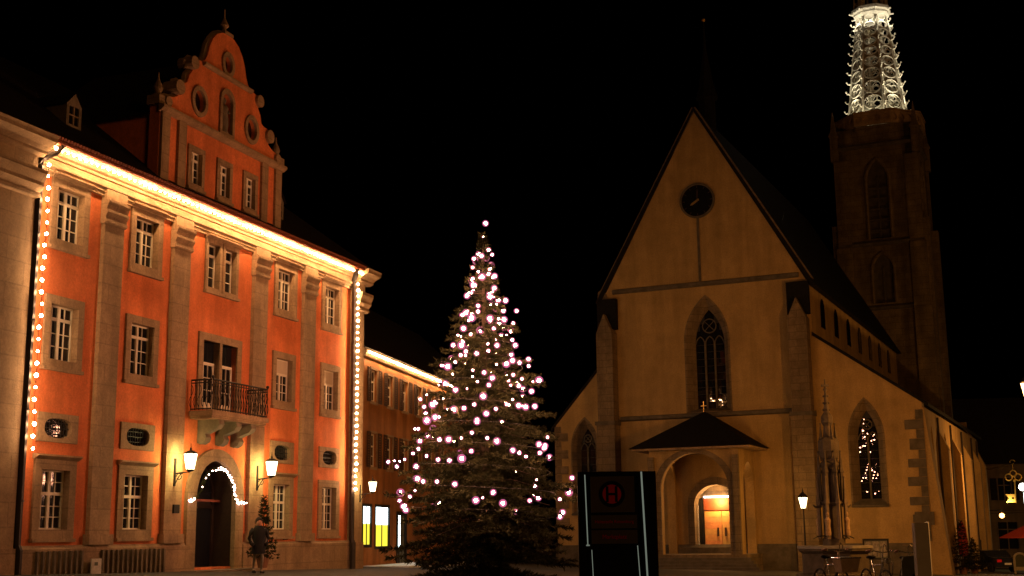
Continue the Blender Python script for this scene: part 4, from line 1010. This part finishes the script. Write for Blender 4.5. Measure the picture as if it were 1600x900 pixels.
for k in range(4):
    a = math.pi / 2 * k + .98
    x, y = .62 * math.cos(a), .62 * math.sin(a)
    MB().lathe([(.11, 1.75), (.13, 1.85), (.10, 2.15), (.13, 2.4), (.05, 2.52), (.05, 2.56), (.075, 2.64), (.05, 2.74), (.01, 2.77)], 9, (x, y, 0)).build('figure', M['sand_pale'], FN)
MB().lathe([(.40, 5.0), (.46, 5.3), (.46, 5.75), (.38, 5.85), (.3, 5.9)], 8).build('lantern_stage', M['dstone'], FN)
tp = MB().lathe([(.22, 5.8), (.17, 6.4), (.26, 6.55), (.26, 6.8), (.13, 7.0), (.05, 7.9), (.10, 8.0), (.04, 8.1), (.03, 8.45)], 8)
for z, r_ in ((7.1, .13), (7.4, .11), (7.7, .09)):
    for k in range(4):
        a = k * math.pi / 2; tp.ball((r_ * math.cos(a), r_ * math.sin(a), z), .05, 6, 4)
tp.box(-.16, .16, -.04, .04, 8.12, 8.22).build('spirelet', M['dstone'], FN)
for k in range(4):
    a = math.pi / 2 * k + .4
    MB().tube([(.45 * math.cos(a), .45 * math.sin(a), 1.75), (.8 * math.cos(a), .8 * math.sin(a), 1.72), (1.05 * math.cos(a), 1.05 * math.sin(a), 1.62)], .025, 5).build('spout', M['iron'], FN)
for k in (0, 4):
    a = k * math.pi / 4 + .25
    MB().tube([(.5 * math.cos(a), .5 * math.sin(a), 3.0), (.8 * math.cos(a), .8 * math.sin(a), 2.95), (.9 * math.cos(a), .9 * math.sin(a), 3.05)], [.07, .05, .02], 5).build('gargoyle', M['dstone'], FN)

# notice board
x, y = 17.6, 63.0; z = G(x, y)
nb = thing('notice_board', 'low glazed notice board with posters beside the fountain', 'notice board', (x, y, z), R(-12))
MB().plate(rect(-.62, .62, .75, 1.75), [rect(-.54, .54, .83, 1.67)], -.06, .06).build('frame', M['iron'], nb)
for k in range(3): MB().box(-.52 + .36 * k, -.20 + .36 * k, -.01, .0, .88, 1.62).build('poster', M['notice'], nb)
MB().box(-.55, .55, .0, .03, .8, 1.7).build('back_panel', M['bag'], nb)
for s_ in (-.56, .56): MB().tube([(s_, 0, -.1), (s_, 0, .76)], .035, 6).build('post', M['iron'], nb)

# stele with a bright edge
D = 24.0
x, y = 7.55, 24.0; z = G(x, y)
stl = thing('information_stele', 'plain grey information stele with one bright edge, right foreground', 'stele', (x, y, z), R(14))
MB().box(-.14, .14, -.05, .05, -.1, 1.58).build('panel', M['stele'], stl)
MB().box(.142, .156, -.055, .05, -.1, 1.60).build('edge', M['chrome'], stl)

# bus stop sign: panels and metal edges before an added black sheet
x, y = 1.125, 14.0
bs = thing('bus_stop_sign', 'bus stop sign with red H emblem and added black backing sheet in the foreground', 'sign', (x, y, G(x, y)), 0)
zb = -G(x, y)
def Z(v): return CAMZ - (v - 834) * 14.0 / 2014 + zb * 1.0
def Xp(v): return (v - 966) * 14.0 / 2014
MB().box(Xp(904), Xp(1028), .04, .10, -.1, Z(738)).build('back_panel', M['black'], bs)  # black sheet added for a pasted dark rectangle, no part of the sign
p1 = MB().box(Xp(925), Xp(992), -.005, .03, Z(801), Z(747)).build('panel', M['panel_grey'], bs)
MB().plate(rect(Xp(924.2), Xp(992.8), Z(801.6), Z(746.2)), [rect(Xp(925), Xp(992), Z(801), Z(747))], -.008, .03).build('rim', M['panel_edge'], p1)
cx, cz = Xp(957.5), Z(773.5); rr = 20.5 * 14 / 2014
MB().plate(oval_pts(cx, cz, rr, rr, 36, 2), [oval_pts(cx, cz, rr * .72, rr * .72, 36, 2)], -.009, -.004).build('ring', M['black'], p1)
MB().plate(oval_pts(cx, cz, rr * .73, rr * .73, 36, 2), [], -.008, -.004).build('disc', M['sign_red'], p1)
hb = MB().box(cx - .062, cx - .036, -.013, -.007, cz - .085, cz + .085).box(cx + .036, cx + .062, -.013, -.007, cz - .085, cz + .085).box(cx - .037, cx + .037, -.013, -.007, cz - .013, cz + .013)
hb.build('letter', M['black'], p1)
for za_, zb_, txt, sz in ((826.5, 806, 'Haltestelle Rottenburg', .046), (850, 829, 'Marktplatz', .062)):
    pn = MB().box(Xp(924), Xp(996), -.003, .03, Z(za_), Z(zb_)).build('panel', M['panel_grey'], bs)
    cu_ = bpy.data.curves.new('lettering', 'FONT'); cu_.body = txt; cu_.size = sz; cu_.align_x = 'CENTER'; cu_.align_y = 'CENTER'; cu_.extrude = .001
    cu_.materials.append(M['text_red'])
    tmp = bpy.data.objects.new('tmp', cu_); C.objects.link(tmp); bpy.context.view_layer.update()
    tme = bpy.data.meshes.new_from_object(tmp.evaluated_get(bpy.context.evaluated_depsgraph_get())); bpy.data.objects.remove(tmp)
    to = bpy.data.objects.new('lettering', tme); C.objects.link(to); to.parent = pn
    to.location = (Xp(960), -.006, (Z(za_) + Z(zb_)) / 2); to.rotation_euler = (math.pi / 2, 0, 0)
MB().tube([(Xp(915.5), -.01, Z(743)), (Xp(918), -.01, Z(852))], .0065, 6).box(Xp(915.5) - .0, Xp(921), -.012, .0, Z(853), Z(851)).build('trim', E_glint, bs)
MB().tube([(Xp(1004.5), -.01, Z(739)), (Xp(1009.5), -.01, Z(903))], .010, 6).build('trim', E_glint, bs)
MB().tube([(Xp(924), -.01, Z(859)), (Xp(925.5), -.01, Z(903))], .004, 5).build('trim', E_glint, bs)
MB().tube([(Xp(995.5), -.01, Z(853)), (Xp(998), -.01, Z(903))], .005, 5).build('trim', E_glint, bs)

# parked bicycles at the lower edge
def bicycle(label, x, y, rz, carrier):
    t = thing('bicycle', label, 'bicycle', (x, y, G(x, y)), rz, 'bicycles parked by the fountain')
    for cy in (0.0, 1.05):
        wl = MB()
        wl.tube([(0, cy + .33 * math.cos(a), .33 + .33 * math.sin(a)) for a in [i * math.pi / 12 for i in range(25)]], .02, 6, caps=False)
        wl = wl.build('wheel', M['tyre'], t)
        sp = MB()
        for k in range(14):
            a = k * math.pi / 7; sp.tube([(0, cy, .33), (0, cy + .31 * math.cos(a), .33 + .31 * math.sin(a))], .003, 3)
        sp.tube([(-.05, cy, .33), (.05, cy, .33)], .02, 6).build('spokes', M['steel'], wl)
    f = MB()
    f.tube([(0, .12, .82), (0, .48, .32)], .018, 6).tube([(0, .13, .78), (0, .70, .74)], .016, 6).tube([(0, .48, .3), (0, .72, .88)], .016, 6)
    for s_ in (-.05, .05):
        f.tube([(s_, 1.05, .33), (0, .48, .3)], .010, 5).tube([(s_, 1.05, .33), (0, .71, .76)], .010, 5).tube([(s_, 0, .33), (s_ * .8, .08, .66), (0, .11, .72)], .011, 5)
    f.build('frame', M['steel'] if carrier != 'bag' else M['iron'], t)
    MB().tube([(0, .12, .72), (0, .14, .98), (0, .12, 1.04)], .014, 6).tube([(-.27, .28, 1.06), (-.24, .18, 1.08), (-.12, .06, 1.05), (0, .1, 1.03), (.12, .06, 1.05), (.24, .18, 1.08), (.27, .28, 1.06)], .012, 6).build('handlebar', M['chrome'], t)
    for s_ in (-1, 1):
        MB().tube([(s_ * .235, .17, 1.08), (s_ * .25, .22, 1.075), (s_ * .275, .31, 1.06)], .026, 8).build('grip', M['leather'], t)
        MB().tube([(s_ * .2, .1, 1.07), (s_ * .25, .1, 1.05), (s_ * .30, .16, 1.03)], .009, 5).build('brake_lever', M['chrome'], t)
    MB().tube([(-.06, .02, .62), (-.07, -.06, .95), (-.06, -.08, 1.15), (-.02, -.05, 1.21), (.05, .02, 1.17), (.08, .06, 1.08)], .009, 5).build('brake_cable', M['chrome'], t)
    MB().lathe([(.02, -.03), (.1, 0), (.11, .03), (.06, .06)], 10, (0, .74, .9)).add([(-.03, .5, .93), (.03, .5, .93), (.11, .76, .95), (-.11, .76, .95)], [(0, 1, 2, 3)]).build('saddle', M['tyre'], t)
    MB().tube([(-.17, .46, .30), (.17, .46, .30)], .012, 5).box(-.21, -.13, .42, .52, .28, .31).box(.13, .21, .42, .52, .28, .31).tube([(.05, .48 + .09 * math.cos(a), .3 + .09 * math.sin(a)) for a in [i * math.pi / 6 for i in range(13)]], .01, 4).build('crank', M['iron'], t)
    if carrier == 'basket':
        b = MB().add([(-.17, -.36, .62), (.17, -.36, .62), (.17, -.06, .62), (-.17, -.06, .62), (-.22, -.42, .90), (.22, -.42, .90), (.22, -.03, .90), (-.22, -.03, .90)], [(0, 1, 5, 4), (1, 2, 6, 5), (2, 3, 7, 6), (3, 0, 4, 7), (0, 3, 2, 1), (4, 5, 6, 7)])
        b.build('basket_cover', M['basket'], t)
        MB().tube([(-.23, -.43, .91), (.23, -.43, .91), (.23, -.02, .91), (-.23, -.02, .91), (-.23, -.43, .91)], .014, 5).build('basket_rim', M['steel'], t)
    elif carrier == 'bag':
        MB().add([(-.24, -.20, .55), (.06, -.20, .55), (.06, -.06, .55), (-.24, -.06, .55), (-.20, -.22, .96), (.20, -.22, 1.0), (.20, -.04, 1.0), (-.20, -.04, .96), (-.24, -.21, .84), (.18, -.21, .80)], [(0, 1, 9, 8), (8, 9, 5, 4), (1, 2, 6, 5, 9), (2, 3, 7, 6), (3, 0, 8, 4, 7), (4, 5, 6, 7)]).build('bag', M['bag'], t)
    else:
        MB().tube([(-.12, -.05, .55), (-.12, -.12, .85), (.12, -.12, .85), (.12, -.05, .55)], .016, 6).lathe([(.02, 0), (.06, .02), (.07, .1), (.02, .12)], 10, (0, -.14, .8)).build('lamp_bracket', M['chrome'], t)
    return t
def on_px(px, Y): return (Y * (px - 800) / 2014 * 1.0) * 1.003
BY = 27.0
bicycle('bicycle with beige covered basket, nearest the fountain foot', on_px(1306, BY), BY, R(12), 'basket')
bicycle('bicycle with bare chrome handlebar, between the other two', on_px(1374, BY + 1), BY + 1, R(8), 'none')
bicycle('bicycle with grey-green bag next to the grey stele', on_px(1414, BY + 1), BY + 1, R(-6), 'bag')

# ------------------------------------------------------------------ right background
RB = thing('inn_building', 'dim far building with dormer and shuttered windows', 'building', (47.5, 118, 0), R(-8))
rw = [rect(-9.6 + 3.4 * k, -8.5 + 3.4 * k, 3.6, 5.6) for k in range(7)] + [rect(-9.9 + 3.4 * k, -8.2 + 3.4 * k, -.8, 1.6) for k in range(7)]
MB().plate(rect(-12, 13, -4.5, 6.9), rw, 0, .4).build('wall', M['far_wall'], RB)
MB().box(-12, 13, .6, 10, -4.5, 6.9).build('body', M['far_wall'], RB)
MB().add([(-12.3, -.5, 6.9), (13.3, -.5, 6.9), (13.3, 10.5, 6.9), (-12.3, 10.5, 6.9), (-12.3, 5, 13.5), (13.3, 5, 13.5)], [(0, 1, 5, 4), (2, 3, 4, 5), (0, 4, 3), (1, 2, 5), (0, 3, 2, 1)]).build('roof', M['roof'], RB)
MB().mould([(0, 2.4), (-.15, 2.45), (-.15, 2.6), (0, 2.7)], -12, 13).build('band', M['far_wall'], RB)
for k in range(7):
    for z0, z1, xa, xb, sht in ((3.6, 5.6, -9.6 + 3.4 * k, -8.5 + 3.4 * k, True), (-.8, 1.6, -9.9 + 3.4 * k, -8.2 + 3.4 * k, False)):
        wn = MB().plate(rect(xa - .1, xb + .1, z0 - .1, z1 + .1), [rect(xa, xb, z0, z1)], -.04, .02).build('window', M['far_wall'], RB)
        for q in (0, 1): inst('pane', PANE, wn, (xa + (xb - xa) * (.25 + .5 * q), .14, (z0 + z1) / 2), ((xb - xa) / 2 - .06, 1, z1 - z0))
        MB().box((xa + xb) / 2 - .05, (xa + xb) / 2 + .05, .08, .16, z0, z1).box(xa, xb, .09, .15, z1 - .7, z1 - .6).build('frame', M['far_wall'], wn)
        if sht:
            for sx in (xa - .72, xb + .14): MB().box(sx, sx + .58, -.1, -.05, z0, z1).build('shutter', M['roof'], wn)
dm = MB().plate([(-6.6, 7.6), (-4.6, 7.6), (-4.6, 9.6), (-5.6, 10.5), (-6.6, 9.6)], [rect(-6.2, -5.0, 8.0, 9.4)], 0.6, .8).box(-6.6, -6.45, .8, 3.4, 7.6, 9.6).box(-4.75, -4.6, .8, 3.4, 7.6, 9.6).build('dormer', M['far_wall'], RB)
MB().add([(-6.8, .5, 9.5), (-5.6, .5, 10.7), (-4.4, .5, 9.5), (-6.8, 4, 9.5), (-5.6, 4, 10.7), (-4.4, 4, 9.5)], [(0, 1, 4, 3), (1, 2, 5, 4)]).build('roof', M['roof'], dm)
inst('pane', PANE, dm, (-5.6, .7, 8.7), (1.2, 1, 1.4))
# golden key sign on a bracket
q = Vector((40.6, 104.0, 0))
ks = thing('key_sign', 'golden key hanging sign on the far building', 'sign', (q.x, q.y, 0), R(-6))
ky = MB().tube([(0, 0, 3.05), (.06, 0, 4.75)], .06, 8)
for cx, cz, r_ in ((-.38, 5.12, .27), (.36, 5.12, .27), (0.0, 5.42, .25)):
    ky.tube([(cx + r_ * math.cos(a), 0, cz + r_ * math.sin(a)) for a in [i * math.pi / 8 for i in range(17)]], .055, 6, caps=False)
ky.ball((.05, 0, 4.85), .13, 8, 6)
ky.build('key', M['gold'], ks)
MB().plate([(-.75, 3.1), (.04, 3.1), (.04, 3.75), (-.75, 3.75), (-.5, 3.42)], [oval_pts(-.2, 3.43, .1, .1, 10, 2)], -.04, .04).build('key_bit', M['gold'], ks)
MB().tube([(0, 0, 5.67), (0, 0, 6.1)], .02, 5).tube([(.2, 14, 6.1), (0, 0, 6.15), (0, -.3, 6.2)], .035, 5).tube([(.02 + .2 * math.cos(a), 0, 6.35 + .16 * math.sin(a)) for a in [i * .5 for i in range(8)]], .03, 5).build('bracket', M['gold'], ks)
pointlight('key_fill', (-.2, -1.6, 2.9), 220, (1, .75, .3), .1, ks)  # added fill light without a fixture, brightens the gold key

# small orange lamp, lit sign, red parasols, car, pavement board, little fir
t = thing('orange_lamp', 'small round orange lamp glowing below the golden key', 'lamp', (39.4, 104.0, 0))
MB().ball((0, 0, 2.05), .2, 12, 8).build('globe', E_org, t); MB().tube([(0, 0, 2.2), (0, .1, 2.5), (0, 13.5, 2.6)], .03, 5).build('arm', M['iron'], t)
t = thing('lit_sign', 'greenish white illuminated sign at the right edge of the picture', 'sign', (32.05, 80.0, 0))
MB().ball((-.30, 0, 3.55), .24, 12, 8).build('globe', E_tube, t)
pointlight('globe_light', (-.30, -.0, 3.85), 1700, (1.0, .44, .10), .1, t)
MB().box(-.25, .55, -.1, .1, 2.55, 3.2).build('upper_panel', E_white, t); MB().box(-.22, .6, -.1, .1, 1.75, 2.45).build('lower_panel', E_white, t)
MB().tube([(.2, .15, G(32, 80) - .1), (.2, .15, 3.4)], .05, 6).build('post', M['iron'], t)
x, y = 36.4, 90.0; z = G(x, y)
t = thing('parasol', 'open red parasol at the far right edge', 'parasol', (x, y, z))
MB().lathe([(2.6, 2.35), (2.6, 2.4), (1.4, 2.95), (.05, 3.5)], 8).build('canopy', M['red_cloth'], t); MB().tube([(0, 0, -.1), (0, 0, 3.5)], .04, 6).lathe([(.35, -.1), (.35, .1), (.08, .14)], 10).build('pole', M['iron'], t)
x, y = 26.2, 75.5; z = G(x, y)
t = thing('closed_parasol', 'furled dark red parasol in front of the church side wall', 'parasol', (x, y, z))
MB().lathe([(.05, 1.0), (.26, 1.1), (.30, 1.8), (.24, 2.5), (.10, 2.9), (.02, 3.0)], 9).build('canopy', M['red_cloth'], t); MB().tube([(0, 0, -.1), (0, 0, 3.05)], .035, 6).lathe([(.3, -.1), (.3, .1), (.06, .14)], 10).build('pole', M['iron'], t)
def fir(label, x, y, h, r, zoff=0.0, seed=1, pot=True):
    t = thing('fir_tree', label, 'tree', (x, y, G(x, y) + zoff))
    v = conifer(h, lambda q: r * (1 - q) + .03, 16, 11, .11, 7, seed, .09, .35)
    o = bpy.data.objects.new('crown', tri_mesh('crown', v, M['needle'])); C.objects.link(o); o.parent = t
    MB().tube([(0, 0, 0), (0, 0, h * .95)], [.04, .008], 6).build('trunk', M['bark'], t)
    if pot: MB().lathe([(.16, -.05), (.24, .34), (.27, .34), (.27, .4), (.22, .4)], 12).build('pot', M['terracotta'], t)
fir('little fir tree with bare tip in front of the church corner', 24.9, 72.0, 2.9, .95, seed=7)
fir('low dark fir tree at the foot of the church side wall', 27.3, 77.0, 2.0, 1.0, seed=9)
q = PW(1.1, -1.35, 0); fir('dark potted fir just right of the palace doorway', q.x, q.y, 2.35, .52, .18, 3)
# dark parked car seen from behind
x, y = 32.5, 88.5; z = G(x, y)
t = thing('parked_car', 'dark parked car in the shade beside the church', 'car', (x, y, z), R(10))
prof = [(-2.1, .35), (-2.15, .75), (-1.95, .95), (-1.2, 1.02), (-.6, 1.42), (.8, 1.45), (1.5, 1.05), (2.1, .95), (2.15, .6), (2.1, .35)]
b = MB().mould([(p[0], p[1]) for p in prof], -.85, .85).build('body', M['car'], t)
MB().box(-.7, .7, -1.12, -1.08, 1.05, 1.1).add([(-.72, -1.17, 1.05), (.72, -1.17, 1.05), (.66, -.66, 1.40), (-.66, -.66, 1.40)], [(0, 1, 2, 3)]).build('rear_window', M['glass'], t)
for s_ in (-1, 1):
    for yy in (-1.35, 1.35):
        wm = MB(); wm.lathe([(.2, -.1), (.33, -.1), (.33, .1), (.2, .1)], 16)
        wm.v = [(v[2] + s_ * .78, v[0] + yy, v[1] + .33) for v in wm.v]; wm.build('wheel', M['tyre'], t)
    MB().box(s_ * .62 - .16, s_ * .62 + .16, -2.17, -2.1, .68, .85).build('tail_light', M['sign_red'], t)
MB().box(-.25, .25, -2.17, -2.14, .5, .62).build('number_plate', M['paper'], t)
MB().add([(.86, -.55, 1.05), (.86, .9, 1.05), (.86, .6, 1.38), (.86, -.45, 1.38)], [(0, 1, 2, 3)]).add([(-.86, -.55, 1.05), (-.86, .9, 1.05), (-.86, .6, 1.38), (-.86, -.45, 1.38)], [(0, 1, 2, 3)]).build('side_window', M['glass'], t)
# pavement board
x, y = 31.2, 80.0; z = G(x, y)
t = thing('pavement_board', 'arched white-framed pavement board standing at the right', 'sign', (x, y, z), R(-8))
MB().plate(arch_pts(-.40, .40, .2, .95, 1.3, 6, False), [arch_pts(-.28, .28, .42, .95, 1.18, 6, False)], -.03, .03).build('frame', M['paper'], t)
MB().plate(arch_pts(-.29, .29, .41, .95, 1.19, 6, False), [], -.01, .02).build('board', M['bag'], t)
for s_ in (-.33, .33): MB().box(s_ - .05, s_ + .05, -.03, .03, -.1, .2).build('foot', M['paper'], t)

# ------------------------------------------------------------------ doorway garland, paper sign, person
T = thing('light_garland', 'garland of small lights looped round the palace doorway', 'light string')
gp = []
def arcp(a, rx, rz_): return (rx * math.cos(a), 2.35 + rz_ * math.sin(a))
seq = [(-1.75, 2.20), (-1.6, 2.22), (-1.45, 2.24), (-1.3, 2.3)]
for i in range(30):
    a = math.pi * (.93 - .90 * i / 29); rr = 1.02; seq.append(arcp(a, rr, .98))
seq += [(1.12, 2.3), (1.2, 2.22), (1.35, 2.18), (1.5, 2.17), (1.65, 2.2), (1.8, 2.25)]
GBm = bulb_mesh('garland_bulb', emis('garland_bulb', (1.0, .62, .5), 22), .024)
for i in range(len(seq) - 1):
    (xa, za_), (xb, zb_) = seq[i], seq[i + 1]
    dens = (2 if i % 3 else 3) if (i < 3 or i > 17) else ((1 if i % 2 else 0) if i > 8 else (1 if i % 4 == 1 else 0))
    for k in range(dens):
        t = k / max(dens, 1); inst('bulb', GBm, T, PW(xa + (xb - xa) * t + rnd.uniform(-.03, .03), -.2 + rnd.uniform(-.05, .03), za_ + (zb_ - za_) * t + rnd.uniform(-.05, .05)))
MB().tube([PW(a, -.17, b) for a, b in seq], .02, 5).build('cable', M['needle'], T)
gv = []
for i in range(len(seq) - 1):
    for k in range(40):
        t = rnd.random(); x = seq[i][0] + (seq[i + 1][0] - seq[i][0]) * t; z_ = seq[i][1] + (seq[i + 1][1] - seq[i][1]) * t
        p = Vector((x, -.17, z_)); d = Vector((rnd.gauss(0, 1), rnd.gauss(0, 1), rnd.gauss(0, 1))).normalized(); e = d.cross(Vector((rnd.gauss(0, 1), 1, 0))).normalized() * .012
        for v in (p + e, p - e, p + d * .10): gv.append(PW(*v))
o = bpy.data.objects.new('greenery', tri_mesh('greenery', np.array([tuple(v) for v in gv]), M['needle'])); C.objects.link(o); o.parent = T; o['kind'] = 'stuff'
t = thing('paper_sign', 'small pale notice leaning on the palace plinth', 'sign', PW(-6.55, -.36, 0), PA)
MB().box(-.22, .22, -.02, .02, -.30, .42).build('sheet', M['paper'], t)
MB().box(-.1, .05, -.026, -.02, .22, .32).build('print', M['bag'], t)
MB().box(-.02, .16, -.026, -.02, -.2, -.05).build('print', M['sign_red'], t)

# person in a dark coat walking past the doorway
def person(x, y, rz):
    t = thing('person', 'person in a black coat and pale trousers by the palace door', 'person', (x, y, G(x, y)), rz)
    me = bpy.data.meshes.new('body')
    V = [(0, 0, .92), (0, 0, 1.12), (0, .01, 1.34), (0, 0, 1.46), (0, -.01, 1.53), (0, -.02, 1.62), (0, -.01, 1.71),
         (.10, 0, .88), (.11, -.10, .48), (.11, -.02, .09), (.11, -.16, .04), (-.10, 0, .88), (-.10, .10, .50), (-.10, .26, .13), (-.10, .14, .05),
         (.19, 0, 1.40), (.27, .03, 1.13), (.20, -.10, .92), (-.19, 0, 1.40), (-.27, .03, 1.13), (-.20, -.10, .92)]
    Ed = [(0, 1), (1, 2), (2, 3), (3, 4), (4, 5), (5, 6), (0, 7), (7, 8), (8, 9), (9, 10), (0, 11), (11, 12), (12, 13), (13, 14), (2, 15), (15, 16), (16, 17), (2, 18), (18, 19), (19, 20)]
    rad = [.15, .15, .16, .075, .06, .095, .075, .095, .065, .045, .04, .095, .065, .045, .04, .075, .055, .045, .075, .055, .045]
    me.from_pydata(V, Ed, [])
    o = bpy.data.objects.new('body', me); C.objects.link(o); o.parent = t
    md = o.modifiers.new('skin', 'SKIN'); lay = me.skin_vertices[0].data
    for i, r_ in enumerate(rad): lay[i].radius = (r_, r_ * .9)
    lay[0].use_root = True
    o.modifiers.new('sub', 'SUBSURF').render_levels = 2
    me.materials.append(M['jeans'])
    co = MB()
    rings = [(.24, .17, .62), (.235, .17, .85), (.215, .16, 1.05), (.23, .165, 1.25), (.235, .15, 1.40), (.13, .11, 1.50), (.085, .085, 1.53)]
    n_ = 14; vs = []
    for a_, b_, z_ in rings:
        for k in range(n_):
            an = 2 * math.pi * k / n_; vs.append((a_ * math.cos(an), b_ * math.sin(an), z_))
    co.add(vs, [(i * n_ + k, i * n_ + (k + 1) % n_, (i + 1) * n_ + (k + 1) % n_, (i + 1) * n_ + k) for i in range(len(rings) - 1) for k in range(n_)])
    for s_ in (-1, 1): co.tube([(s_ * .17, 0, 1.42), (s_ * .25, .01, 1.30), (s_ * .295, .03, 1.12), (s_ * .25, -.08, .95), (s_ * .2, -.13, .90)], [.085, .085, .072, .065, .06], 8)
    co.build('coat', M['coat'], t, True)
    hd = MB().ball((0, -.02, 1.63), .098, 14, 10, sz=1.25).build('head', M['skin'], t, True)
    MB().tube([(0, -.115, 1.65), (0, -.135, 1.61)], [.012, .018], 6).box(-.03, .03, -.118, -.105, 1.565, 1.575).build('face', M['leather'], hd, False)
    MB().ball((.035, -.105, 1.655), .012, 6, 5).ball((-.035, -.105, 1.655), .012, 6, 5).build('eyes', M['hair'], hd)
    hr = MB().ball((0, .02, 1.685), .122, 14, 10, sz=1.08).build('hair', M['hair'], hd, True)
    for s_, fy, fz in ((.11, -.10, .05), (-.10, .18, .06)):
        MB().ball((s_, fy, fz), .055, 10, 6, sz=.8).box(s_ - .045, s_ + .045, fy - .15, fy + .06, fz - .06, fz - .0).build('shoe', M['tyre'], t)
q = PW(0.9, -5.2, 0)
person(-8.42, 42.4, R(25))
for o in bpy.data.objects:
    if o.type == 'LIGHT' and o.name != 'sun': o['kind'] = 'helper'
